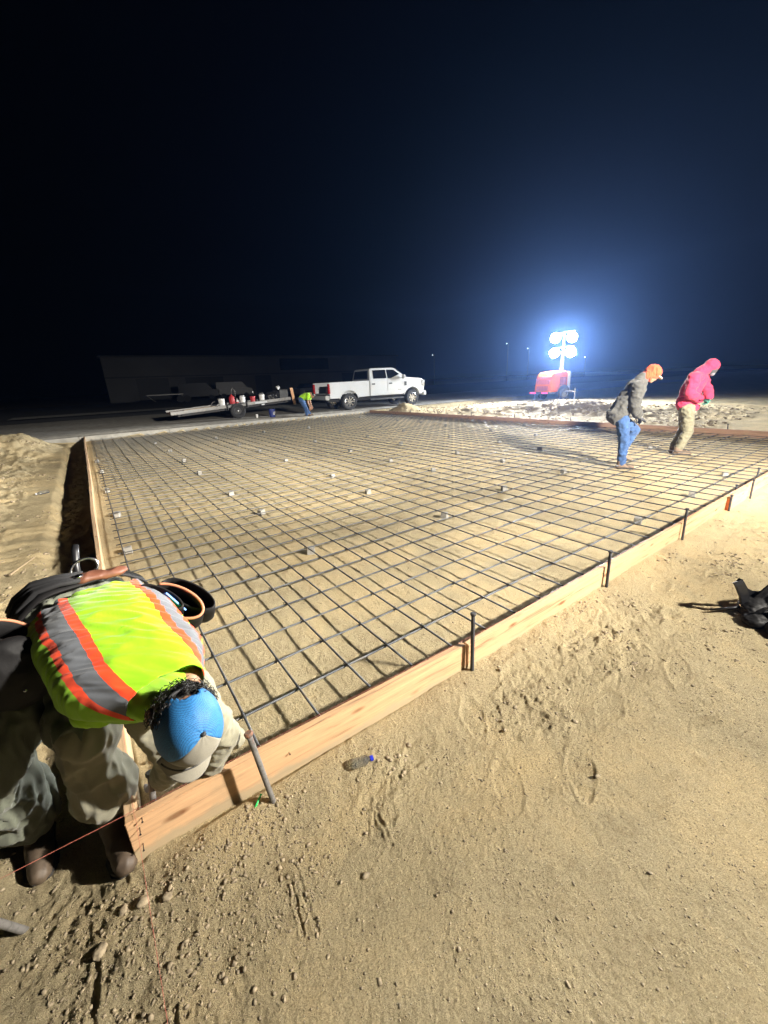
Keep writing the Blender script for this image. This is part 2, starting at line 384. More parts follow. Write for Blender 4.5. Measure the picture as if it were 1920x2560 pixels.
FEET = [(1.55, .95, .5), (1.9, .72, .2), (1.3, 1.12, 1.0), (2.3, 1.1, -.2), (2.75, 1.15, .1), (2.5, .62, .3), (3.5, 1.1, .1), (4.1, .9, -.1),
        (4.6, 1.05, .1), (1.15, .78, .9), (1.75, 1.2, .1), (3.0, .95, .4), (5.2, .9, 0), (3.9, .4, .2), (5.0, .4, -.2), (2.1, .35, .1), (.95, 1.15, .3), (1.45, .62, .7)]

def build_ground():
    # fine steps where the photograph is close, coarse ones far off and behind
    fwd = math.atan2(CY.y, CY.x)
    ang = np.concatenate([np.linspace(fwd - R_(58), fwd + R_(58), 900), np.linspace(fwd + R_(58), fwd + R_(302), 62)[1:-1]])
    rad = [.02]; r = .25
    while r < 900: rad.append(r); r += max(.0045, r * (.0052 if r < 30 else .03))
    rad = np.array(rad); A, Rr = np.meshgrid(ang, rad)
    u = Rr * np.cos(A); v = Rr * np.sin(A)
    h = ground_h(u, v)
    na, nr = len(ang), len(rad)
    co = np.stack([u, v, h], -1).reshape(-1, 3)
    i = np.arange(nr - 1)[:, None] * na; j = np.arange(na)[None, :]; j2 = (j + 1) % na
    f = np.stack([i + j, i + na + j, i + na + j2, i + j2], -1).reshape(-1, 4)
    me = bpy.data.meshes.new('ground')
    me.vertices.add(len(co)); me.vertices.foreach_set('co', co.ravel())
    me.loops.add(f.size); me.loops.foreach_set('vertex_index', f.ravel().astype(np.int32))
    me.polygons.add(len(f)); me.polygons.foreach_set('loop_start', np.arange(0, f.size, 4, dtype=np.int32))
    me.update(calc_edges=True)
    o = link('ground', me, M['soil'], None, True); tag(o, kind='structure')
build_ground()
def gz(u, v): return float(ground_h(np.array([u]), np.array([v]))[0])

# lot, road, kerb
def sheet(name, us, vs, zf, m):
    v = [(a, b, zf(b)) for b in vs for a in us]; n = len(us)
    f = [(j * n + i, j * n + i + 1, (j + 1) * n + i + 1, (j + 1) * n + i) for j in range(len(vs) - 1) for i in range(n - 1)]
    return tag(pym(name, v, f, m, None, True), kind='structure')
sheet('parking_lot', list(np.linspace(-60, 60, 30)), [19.13, 19.2, 19.3, 19.4, 19.5, 20.5, 24, 27, 30.5], lambda b: float(road_z(b)), M['concrete'])
sheet('road', list(np.linspace(-150, 200, 30)), [30.5, 36, 44, 60, 74], lambda b: float(road_z(b)) + .004, M['asphalt'])
bm = bmesh.new()
x = -40
while x < 12.8:
    bx(bm, x, min(x + 3.04, 12.79), 18.972, 19.128, -.1, .2); x += 3.05
tag(fin('kerb', bm, M['kerbc'], bevel=.012), kind='structure')

# gravel: nobody could count it
def rocks(name, pts, sizes, m, seed=0, flat=.7):
    rg = np.random.default_rng(seed)
    base = bmesh.new(); bmesh.ops.create_icosphere(base, subdivisions=1, radius=1)
    bv = np.array([v.co[:] for v in base.verts]); bf = np.array([[v.index for v in f.verts] for f in base.faces]); base.free()
    n = len(pts); k = len(bv)
    vs = bv[None] * (1 + rg.uniform(-.42, .42, (n, k, 1))) * (np.stack([rg.uniform(.6, 1.6, n), rg.uniform(.6, 1.2, n), rg.uniform(.3, flat, n)], -1)[:, None])
    a = rg.uniform(0, 6.28, n); c, s_ = np.cos(a)[:, None], np.sin(a)[:, None]
    X = vs[..., 0] * c - vs[..., 1] * s_; Y = vs[..., 0] * s_ + vs[..., 1] * c
    vs = np.stack([X, Y, vs[..., 2]], -1) * np.array(sizes)[:, None, None] + np.array(pts)[:, None]
    f = (bf[None] + (np.arange(n) * k)[:, None, None]).reshape(-1, 3)
    me = bpy.data.meshes.new(name); me.vertices.add(n * k); me.vertices.foreach_set('co', vs.ravel())
    me.loops.add(f.size); me.loops.foreach_set('vertex_index', f.ravel().astype(np.int32))
    me.polygons.add(len(f)); me.polygons.foreach_set('loop_start', np.arange(0, f.size, 3, dtype=np.int32)); me.update(calc_edges=True)
    return link(name, me, m)
def scatter(n, fu, fv, keep, smin, smax, p=3):
    u = fu(n); v = fv(n); k = keep(u, v) > rng.uniform(0, 1, n); u, v = u[k], v[k]
    s = smin + (smax - smin) * rng.uniform(0, 1, len(u)) ** p
    z = ground_h(u, v) + s * .15
    return np.stack([u, v, z], -1), s
P = []; Z = []
def out_ok(u, v): return 1 - ((u > -.23) & (v > 1.35) & (u < 12.8)).astype(float)
for args in [
    (26000, lambda n: rng.uniform(-2.5, 5, n), lambda n: rng.uniform(.2, 1.37, n), lambda u, v: (.12 + .8 * np.exp(-((v - 1.3) / .13) ** 2) * ss(1.5, .2, u) + .5 * ss(.15, -.2, u)) * ss(-.25, .25, fbm(u * 2.2, v * 2.2, 3, 77)) , .0015, .008, 5),
    (9000, lambda n: rng.uniform(-1.3, .35, n), lambda n: rng.uniform(.75, 2.6, n), lambda u, v: out_ok(u, v) * ss(-.4, .3, fbm(u * 3, v * 3, 3, 78)), .0015, .0095, 5),
    (17000, lambda n: rng.uniform(-7, -.4, n), lambda n: rng.uniform(2, 17, n), lambda u, v: ss(-.3, .4, fbm(u * 1.2, v * 1.2, 3, 79)), .004, .032, 5),
    (42000, lambda n: rng.uniform(-.5, 3.2, n), lambda n: rng.uniform(-.7, 1.36, n), lambda u, v: ss(-.45, .35, fbm(u * 2.6, v * 2.6, 4, 83)) * .8 + .1, .0009, .0042, 3),
    (12000, lambda n: rng.uniform(.3, 7, n), lambda n: rng.uniform(.3, 1.36, n), lambda u, v: drift(u, v) * ss(-.2, .3, fbm(u * 6, v * 6, 2, 81)), .0025, .014, 4),
    (14000, lambda n: rng.uniform(-.1, 5, n), lambda n: rng.uniform(1.5, 6, n), lambda u, v: ss(-.1, .5, fbm(u * 1.6, v * 1.6, 3, 80)) * .8 + .1, .0015, .0065, 4),
    (5000, lambda n: rng.uniform(13, 22, n), lambda n: rng.uniform(4, 18.5, n), lambda u, v: np.ones_like(u), .01, .07, 5),
    (2500, lambda n: rng.uniform(3, 9, n), lambda n: rng.uniform(-1.5, 1.3, n), lambda u, v: np.ones_like(u) * .6, .002, .014, 4),
    (3000, lambda n: rng.uniform(-.5, .9, n), lambda n: rng.uniform(.9, 1.37, n), lambda u, v: np.exp(-((u + .02) / .3) ** 2), .002, .009, 4)]:
    p, s = scatter(*args); P.append(p); Z.append(s)
tag(rocks('gravel', np.concatenate(P), np.concatenate(Z), M['gravel'], 3), kind='stuff')
# loose stones you can pick out
stn = None
for i, (a, b, s, lb) in enumerate([(-.2, 1.28, .017, 'grey stone wedged under the end of the near form board'), (-.26, 1.30, .014, 'pale flat stone lying by the worker boot toe'),
        (-.13, 1.24, .013, 'rounded tan stone below the corner of the forms'), (-.33, 1.22, .018, 'largest brown stone on the gravel below the shadow tip'),
        (.93, 1.2, .011, 'small dark stone on the packed sand right of the bottle')]):
    me = None
    bm = bmesh.new(); bmesh.ops.create_icosphere(bm, subdivisions=3, radius=1)
    for vv in bm.verts:
        vv.co *= 1 + .25 * noise.noise(vv.co * 1.4 + V((i * 9, 0, 0))) + .08 * noise.noise(vv.co * 4)
        vv.co = V((vv.co.x * s * 1.3, vv.co.y * s, vv.co.z * s * .8))
    o = fin('stone', bm, M['gravel'], smooth=True); o.location = (a, b, gz(a, b) + s * .35); o.rotation_euler = (0, 0, i * 1.3)
    tag(o, lb, 'stone', 'loose stones on the ground')

# ---------------------------------------------------------------- form boards
def board(x0, x1, y0, y1, z0, z1, m, label, nails=(), group='form boards round the slab', sag=0):
    bm = bmesh.new(); t = thing('form_board', label, 'board', ((x0 + x1) / 2, (y0 + y1) / 2, z0), 0, group)
    nseg = 8; long_x = (x1 - x0) > (y1 - y0)
    cx, cy = (x0 + x1) / 2, (y0 + y1) / 2
    rings = []
    for k in range(nseg + 1):
        f = k / nseg; w = sag * math.sin(f * math.pi) + (.0015 * math.sin(f * 9))
        if long_x: q = [(x0 + (x1 - x0) * f - cx, y - cy + w, z) for y, z in ((y0, 0), (y1, 0), (y1, z1 - z0), (y0, z1 - z0))]
        else: q = [(x - cx + w, y0 + (y1 - y0) * f - cy, z) for x, z in ((x0, 0), (x1, 0), (x1, z1 - z0), (x0, z1 - z0))]
        rings.append([bm.verts.new(p) for p in q])
    for a, b in zip(rings, rings[1:]):
        for k in range(4): bm.faces.new([a[k], a[(k + 1) % 4], b[(k + 1) % 4], b[k]])
    bm.faces.new(rings[0][::-1]); bm.faces.new(rings[-1])
    local(fin('plank', bm, m, bevel=.003), t)
    for (nx, nz, l) in nails:
        bm = bmesh.new(); p = V((nx - cx, y0 - cy, nz - z0))
        tube(bm, [p + V((0, .01, 0)), p + V((-.0, -l, .0))], .0016, 6)
        tube(bm, [p + V((0, -l, 0)), p + V((0, -l - .0012, 0))], .004, 8)
        local(fin('nail', bm, M['black']), t)
    return t
GB = 'form boards round the slab'
nb = board(-.205, 1.535, 1.380, 1.418, -.01, .195, M['woodx'], 'pinkish new form board at the near corner, nails in its left end', [(-.165, .15, .03), (-.17, .07, .03), (.42, .12, .012), (-.15, .19, .02)])
nb.rotation_euler = (0, 0, -.031); nb.location.y += .038
board(1.54, 6.2, 1.381, 1.419, -.01, .195, M['woodx'], 'long pale form board between the second stake and the orange-ended splice', [(3.1, .15, .01)])
board(6.205, 12.76, 1.380, 1.418, -.01, .195, M['woodx'], 'yellowish form board right of the orange-ended splice, running out of the frame')
t = thing('splice_board', 'short pale splice board with orange end nailed outside the near form', 'board', (6.35, 1.36, 0))
bm = bmesh.new(); bx(bm, -.33, .33, -.0195, .0175, .0, .2); local(fin('plank', bm, M['scab'], bevel=.003), t)
bm = bmesh.new(); bx(bm, -.334, -.3305, -.019, .017, .003, .17); local(fin('painted_end', bm, M['orange_end']), t)
for a, b, lb in [(1.488, 3.2, 'grey weathered form board at the worker side of the left edge'), (3.205, 4.6, 'short tan form board on the left edge just behind the tool belt'),
                 (4.605, 8.3, 'tan form board on the left edge beside the start of the trench'), (8.305, 12.4, 'grey form board halfway along the dark trench'),
                 (12.405, 18.97, 'farthest grey form board of the left edge, ending at the kerb')]:
    board(-.205, -.167, a + .001, b, -.12 if a > 4 else -.02, .195, M['woody'], lb, sag=random.uniform(-.012, .012) if a > 3 else 0)
t = thing('splice_board', 'short fresh orange-tan splice block on the left form behind the worker', 'board', (-.226, 3.78, 0))
bm = bmesh.new(); bx(bm, -.02, .0185, -.2, .2, .02, .215); local(fin('plank', bm, M['scab'], bevel=.003), t)
for a, b, lb in [(1.42, 5.6, 'brown form board on the far right edge behind the pink hoodie worker'), (5.605, 9.2, 'brown form board on the far right edge behind the worker in jeans'),
                 (9.205, 12.9, 'brown form board of the far right edge in front of the sand heap'), (12.905, 18.97, 'dark brown form board of the far right edge that meets the kerb')]:
    board(12.72, 12.758, a, b, -.02, .2, M['darkwood'], lb)

# ---------------------------------------------------------------- rebar mat
mat_t = thing('rebar_mat', 'tied grid of dark steel rebar raised on small blocks inside the forms', 'rebar grid')
ZA, ZB, RR = .084, .0975, .0067
def sagz(u, v): return .006 * noise.noise(V((u * .9, v * .9, 1))) + .003 * noise.noise(V((u * 3, v * 3, 5)))
AV = [1.81 + .305 * k for k in range(0, 57)]; AV = [a for a in AV if a < 18.85]
BU = [.025 + .305 * k for k in range(0, 42)]; BU = [b for b in BU if b < 12.62]
NB = 0
for k, a in enumerate(AV):
    off = random.uniform(-.012, .012); pts = []; n = 44
    for i in range(n + 1):
        u = -.03 + random.uniform(-.0, .0) + 12.68 * i / n
        w = .008 * noise.noise(V((u * .5, a * 2, 3)))
        pts.append((u, a + off * .4 + w, ZA + sagz(u, a)))
    bm = bmesh.new(); tube(bm, pts, RR, 8)
    if k % 4 == 1 or k in (0, 3):                  # lapped second bar
        s = random.uniform(2.5, 8); l = random.uniform(.7, 1.3)
        tube(bm, [(s + l * j / 4, a + off * .4 + .014 + .008 * noise.noise(V(((s + l * j / 4) * .5, a * 2, 3))), ZA + sagz(s + l * j / 4, a)) for j in range(5)], RR, 8)
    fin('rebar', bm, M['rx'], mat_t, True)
for k, b in enumerate(BU):
    off = random.uniform(-.012, .012); pts = []; n = 60
    y1 = 18.88 + random.uniform(-.06, .05); y0 = 1.45 + random.uniform(0, .07) + (.05 if b < 1.4 else 0)
    wav = .022 * math.exp(-b / 2.5) + .008
    for i in range(n + 1):
        v = y0 + (y1 - y0) * i / n
        w = wav * noise.noise(V((b * 3, v * .45, 8)))
        pts.append((b + off * .4 + w, v, ZB + sagz(b, v) + .002 * noise.noise(V((b, v * 2, 4)))))
    bm = bmesh.new(); tube(bm, pts, RR, 8)
    if k % 3 == 2:
        s = random.uniform(4, 14); l = random.uniform(.7, 1.2)
        tube(bm, [(b + off * .4 + .014 + wav * noise.noise(V((b * 3, (s + l * j / 4) * .45, 8))), s + l * j / 4, ZB + sagz(b, s + l * j / 4)) for j in range(5)], RR, 8)
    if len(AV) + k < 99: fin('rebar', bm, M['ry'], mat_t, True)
    else: bm.free()
# edge bars lying by the near board
for (a, x0, x1) in [(1.50, 2.2, 12.6), (1.475, 3.0, 12.5)]:
    bm = bmesh.new(); tube(bm, [(x0 + (x1 - x0) * i / 30, a + .012 * noise.noise(V((i * .4, a * 9, 0))), .104 + .012 * (a < 1.49) + .006 * noise.noise(V((i * .5, a, 2)))) for i in range(31)], RR, 8)
    fin('rebar', bm, M['rx'], mat_t, True)
def tie(bm, u, v):
    z = ZA - .004 + sagz(u, v); r = .0105
    a = random.uniform(0, .5)
    for s_ in (1, -1):
        p = [V((u - r * s_, v - r, z - .006)), V((u - r * .6 * s_, v - r * .6, z + .022)), V((u + r * .6 * s_, v + r * .6, z + .024)), V((u + r * s_, v + r, z - .006))]
        tube(bm, p, .0016, 4)
    tube(bm, [(u, v, z + .018), (u + .012 * math.cos(a * 9), v + .012 * math.sin(a * 9), z + .03)], .0016, 4)
near = sorted([(math.hypot(b, a), b, a) for a in AV for b in BU if random.random() < .8])
for d, b, a in near[:98]:
    bm = bmesh.new(); tie(bm, b, a); fin('tie_wire', bm, M['wire'], mat_t)
bm = bmesh.new()
for d, b, a in near[98:]: 
    if d < 14: tie(bm, b, a)
tag(fin('tie_wires', bm, M['wire'], mat_t), kind='stuff')

# spacer blocks
blk = [(3.51, 6.6), (3.39, 5.22), (6.91, 8.83), (5.16, 6.97), (5.16, 5.62), (6.81, 6.6), (6.71, 5.22), (4.99, 3.83), (6.66, 3.86), (8.43, 5.53), (11.81, 6.8), (10.28, 6.9), (10.03, 5.41), (12.31, 8.74), (10.53, 8.73), (8.73, 6.94), (8.7, 8.73), (8.82, 11.11), (9.13, 12.89), (7.1, 10.8), (5.32, 8.92), (5.52, 11.31), (7.31, 12.84), (10.94, 14.18), (10.97, 17.26), (12.45, 18.6), (12.5, 16.7), (12.5, 14.31), (12.5, 11.29), (12.55, 6.99), (9.9, 3.77), (10.71, 10.98), (3.43, 3.53), (4.91, 1.88), (6.52, 1.88), (8.11, 1.95), (0.07, 5.05), (0.07, 6.78), (0.04, 8.66), (0.03, 10.95), (0.0, 12.74), (1.7, 5.37), (1.69, 6.75), (1.69, 9.05), (1.75, 10.95), (1.79, 13.13), (1.73, 15.67), (3.55, 8.89), (3.65, 10.87), (3.65, 12.71), (1.62, 3.66), (5.3, 13.1), (5.4, 15.4), (7.2, 15.2), (9.0, 15.6), (7.3, 17.5), (9.1, 17.5), (10.9, 12.6), (3.6, 15.2)]
LB = {(1.62, 3.66): 'rough grey spacer block under the rebar, nearest one right of the tool belt', (3.43, 3.53): 'pale spacer block casting a black shadow behind the second stake',
      (4.91, 1.88): 'spacer block close to the near board behind the third stake', (4.99, 3.83): 'spacer block in the open sand between the third stake and the worker in jeans',
      (0.07, 5.05): 'pale spacer block at the left form, nearest behind the tool belt', (0.07, 6.78): 'second spacer block along the left form from the tool belt',
      (6.52, 1.88): 'spacer block near the orange-ended splice board', (8.11, 1.95): 'spacer block at the far end of the near board by the right frame edge',
      (6.66, 3.86): 'spacer block just in front left of the worker in jeans', (3.39, 5.22): 'spacer block in mid grid directly above the bottle in the photo',
      (9.9, 3.77): 'spacer block between the feet of the two standing workers'}
protos = []
for k in range(4):
    bm = bmesh.new(); bx(bm, -.039, .039, -.039, .039, 0, .078)
    bmesh.ops.subdivide_edges(bm, edges=bm.edges, cuts=3, use_grid_fill=True)
    for v_ in bm.verts:
        f = 1 - .1 * v_.co.z / .078; v_.co.x *= f; v_.co.y *= f
        v_.co += V((noise.noise(v_.co * 60 + V((k * 5, 0, 0))), noise.noise(v_.co * 60 + V((0, k * 5 + 3, 0))), noise.noise(v_.co * 60 + V((0, 9, k))))) * .003
    me = bpy.data.meshes.new('spacer_block'); bmesh.ops.recalc_face_normals(bm, faces=bm.faces); bm.to_mesh(me); bm.free(); me.materials.append(M['block']); protos.append(me)
def snap(a, L): return min(L, key=lambda q: abs(q - a))
for (u, v) in blk:
    o = bpy.data.objects.new('spacer_block', random.choice(protos)); COL.objects.link(o)
    uu = snap(u, BU) + .0; 
    o.location = (u, v, gz(u, v) - .004); o.rotation_euler = (random.uniform(-.06, .06), random.uniform(-.06, .06), random.uniform(-.5, .5))
    tag(o, LB.get((u, v), 'small grey concrete spacer block holding up the grid further back'), 'spacer block', 'concrete spacer blocks under the rebar')

# ---------------------------------------------------------------- stakes
def stake(base, top, r, m, label, head=True, holes=False):
    b = V(base); t = thing('form_stake', label, 'stake', b, 0, 'steel stakes along the forms')
    d = V(top) - b; L = d.length; d.normalize(); bm = bmesh.new()
    n = 9; pts = [d * (L * i / n - .06) for i in range(n + 1)]
    tube(bm, pts, [r * (1 + .06 * noise.noise(V((i * 3, L, r * 99)))) for i in range(n)] + [r * .96], 12)
    local(fin('shaft', bm, m, smooth=True, bevel=0), t)
    if head:
        bm = bmesh.new(); lathe(bm, [(L - .062, r * .9), (L - .055, r * 1.45), (L - .045, r * 1.55), (L - .04, r * 1.1)], (0, 0, 0), d, 14)
        local(fin('head', bm, m, smooth=False), t)
    return t
stake((.298, 1.330, 0), (.245, 1.345, .455), .0115, M['rust'], 'thick rusty pipe stake with orange top outside the near corner')
stake((1.543, 1.350, 0), (1.552, 1.362, .46), .0115, M['steel'], 'dark steel stake at the first board joint, second from the corner')
stake((3.13, 1.350, 0), (3.14, 1.36, .385), .0115, M['steel'], 'dark steel stake halfway to the splice board, third from the corner')
stake((4.66, 1.350, 0), (4.67, 1.362, .4), .0115, M['steel'], 'dark steel stake between the third stake and the splice board')
stake((6.0, 1.335, 0), (6.03, 1.345, .27), .0115, M['steel'], 'short stake with red paint beside the orange board end')
stake((6.62, 1.45, 0), (6.62, 1.452, .27), .0115, M['steel'], 'short stake on the slab side before the splice board')
stake((7.45, 1.44, 0), (7.47, 1.44, .36), .0115, M['steel'], 'tall stake on the slab side past the splice board')
stake((6.78, 1.325, 0), (6.8, 1.335, .33), .0115, M['steel'], 'stake outside the right end of the splice board')
stake((-.125, 1.57, 0), (-.09, 1.56, .30), .012, M['rust'], 'rusty pipe stake inside the corner beside the worker glove')
stake((-.56, 1.47, 0), (-.66, 1.40, .36), .012, M['rust'], 'leaning rusty stake at the lower left frame edge')
stake((-.19, .91, -.02), (-.19, .90, .03), .011, M['steel'], 'stub of a dark stake at the bottom frame edge')
for k, v in enumerate([3.2, 5.3, 7.3, 9.5, 11.6, 13.6, 15.5, 17.4]):
    stake((12.78, v, 0), (12.80, v + .05, .36), .0115, M['steel'], 'thin stake behind the brown far form board, ' + ['nearest the right frame edge', 'behind the worker in pink', 'right of the jeans worker', 'left of the jeans worker', 'below the light tower', 'left of the light tower', 'below the truck bonnet', 'nearest the kerb'][k])
for k, v in enumerate([5.6, 8.4, 11.2, 14.5]):
    stake((-.23, v, -.1), (-.235, v, .2), .008, M['steel'], 'low stake outside the left form board, ' + ['first', 'second', 'third', 'fourth'][k] + ' one beyond the tool belt')
# mason's lines
def line(pts, label):
    bm = bmesh.new(); tube(bm, pts, .0006, 5); tag(fin('string_line', bm, M['string']), label, 'string')
line([(-.66, 1.405, .3), (-.208, 1.484, .199), (1.5, 1.43, .1985), (1.9, 1.4155, .1985), (12.7, 1.4155, .1985)], 'red string line along the top of the near board and on to the leaning stake')
line([(-.172, 18.9, .2), (-.172, 1.47, .2), (-.168, 1.432, .2), (-.168, .2, .01)], 'red string line along the left form, crossing the corner towards the viewer')

# ---------------------------------------------------------------- small things on the ground
t = thing('water_bottle', 'crushed clear water bottle with blue cap lying outside the near board', 'bottle', (.735, 1.24, .0), math.atan2(.3, -1)); t.scale = (.78, .78, .78)
pl = mat('clear_plastic', (.9, .93, .95), .08, var=0, bump=0, trans=.95)
bm = bmesh.new(); lathe(bm, [(0, .012), (.012, .013), (.03, .027), (.045, .031), (.06, .028), (.08, .031), (.1, .028), (.12, .031), (.125, .02)], (0, 0, .036), (1, 0, 0), 20)
for v_ in bm.verts: v_.co.z = .036 + (v_.co.z - .036) * (.85 + .2 * noise.noise(v_.co * 30)); v_.co.y += .006 * noise.noise(v_.co * 40)
local(fin('bottle_body', bm, pl, smooth=True), t)
bm = bmesh.new(); lathe(bm, [(-.014, .0145), (-.013, .0155), (.004, .0155), (.0045, .014)], (0, 0, .036), (1, 0, 0), 20)
local(fin('cap', bm, mat('blue_cap', (.02, .035, .5), .35, bump=0)), t)
bm = bmesh.new(); tube(bm, [(.2, 1.335, .012), (.262, 1.372, .05)], .0045, 8)
tag(fin('marker_pen', bm, mat('green_plastic', (.02, .55, .12), .4, bump=0), smooth=True), 'bright green marker leaning on the board behind the rusty stake', 'pen')
t = thing('water_bottle', 'empty plastic bottle lying on the soil left of the trench', 'bottle', (-1.0, 9.3, gz(-1.0, 9.3)), .5)
bm = bmesh.new(); lathe(bm, [(0, .012), (.02, .013), (.05, .03), (.19, .03), (.2, .02)], (0, 0, .03), (1, 0, 0), 14); local(fin('bottle_body', bm, pl, smooth=True), t)
bm = bmesh.new(); lathe(bm, [(-.014, .015), (.004, .015)], (0, 0, .03), (1, 0, 0), 14); local(fin('cap', bm, M['white_paint']), t)
tag(blob('rag', [('e', (-1.55, 8.35, gz(-1.55, 8.35) + .03), (.13, .08, .05)), ('e', (-1.68, 8.3, gz(-1.7, 8.3) + .02), (.09, .07, .04))], .012, M['blackcloth'], None, 2, [(.02, 14, 3)]), 'crumpled black rag on the soil left of the trench', 'rag')
bm = bmesh.new(); tube(bm, [(-.95, 5.2, gz(-.95, 5.2) + .015), (-.78, 5.6, gz(-.78, 5.6) + .015)], [.012, .008], 6)
tag(fin('stick', bm, M['darkwood']), 'thin dark stick on the soil left of the form, behind the worker', 'stick')

# black harness and pouches heap at the right
HB = V((3.52, .56, 0))
t = thing('tool_harness', 'black tool harness with buckles and pouches heaped on the sand at right', 'tool harness', HB)
def strap(pts, w, th, up, m, name, par, holes=0):
    pts = [V(p) for p in pts]; bm = bmesh.new(); rings = []
    for i, p in enumerate(pts):
        d = (pts[min(i + 1, len(pts) - 1)] - pts[max(i - 1, 0)]).normalized(); s_ = d.cross(V(up)).normalized(); n_ = s_.cross(d).normalized()
        rings.append([bm.verts.new(p + s_ * a * w / 2 + n_ * b * th / 2) for a, b in ((-1, -1), (1, -1), (1, 1), (-1, 1))])
    for a, b in zip(rings, rings[1:]):
        for k in range(4): bm.faces.new([a[k], a[(k + 1) % 4], b[(k + 1) % 4], b[k]])
    bm.faces.new(rings[0][::-1]); bm.faces.new(rings[-1])
    return local(fin(name, bm, m, bevel=.002), par)
X, Y, Zu = CX, CY, V((0, 0, 1))
def L3(x, y, z): return X * x + Y * y + Zu * z
strap([L3(-.02, 0, .08), L3(-.05, 0, .16), L3(-.09, .01, .24), L3(-.10, .02, .26)], .06, .02, Y, M['black'], 'strap', t)
strap([L3(-.10, .02, .26), L3(-.05, .04, .22), L3(0, .05, .16), L3(.06, .05, .13), L3(.2, .05, .12)], .05, .015, Y, M['black'], 'strap', t)
st_ = strap([L3(.06, .02, .1), L3(.12, .02, .17), L3(.18, .02, .24), L3(.24, .02, .27), L3(.36, .02, .27)], .05, .012, Y, M['blackleather'], 'strap', t)
for k in range(4):
    bm = bmesh.new(); p = L3(.11 + .045 * k, -.012, .165 + .045 * k - .006 * k * k); lathe(bm, [(0, .006), (.004, .006)], p, -Y, 10); local(fin('rivet', bm, M['chrome']), t)
local(blob('pouch', [('e', L3(.05, 0, .05), (.13, .09, .07)), ('e', L3(.18, -.04, .06), (.13, .1, .08)), ('e', L3(.3, .0, .05), (.14, .1, .07)), ('e', L3(-.05, -.12, .03), (.08, .07, .04))], .008, M['blackleather'], None, 2, [(.005, 16, 2), (.003, 40, 1)]), t)
for (x0, y0, w_, a_) in ((.02, -.1, .09, .15), (.14, -.12, .1, .2), (.28, -.08, .1, .17)):
    strap([L3(x0 + w_ * math.cos(q) * .9, y0 - .03 * math.sin(q), .03 + a_ * .62 * math.sin(q)) for q in np.linspace(0, math.pi, 9)], .035, .006, Y, M['black'], 'strap', t)
local(blob('pouch', [('e', L3(.02, -.22, .03), (.12, .06, .035)), ('e', L3(.16, -.24, .04), (.14, .07, .045)), ('e', L3(.3, -.25, .04), (.1, .1, .05))], .01, M['blackcloth'], None, 2, [(.012, 15, 6)]), t)
bm = bmesh.new(); tube(bm, [L3(-.24, .03, .03), L3(-.1, .01, .05), L3(-.02, 0, .07)], [.008, .011, .014], 10); local(fin('hammer_handle', bm, M['black'], smooth=True), t)
bm = bmesh.new(); lathe(bm, [(0, .016), (.05, .018), (.055, .012)], L3(-.06, -.01, .07), X, 14); local(fin('hammer_head', bm, M['chrome'], smooth=True), t)
strap([L3(-.04, -.18, .03), L3(.02, -.19, .06), L3(.1, -.18, .08), L3(.2, -.19, .075)], .035, .004, Zu, M['grey_paint'], 'buckle_strap', t)

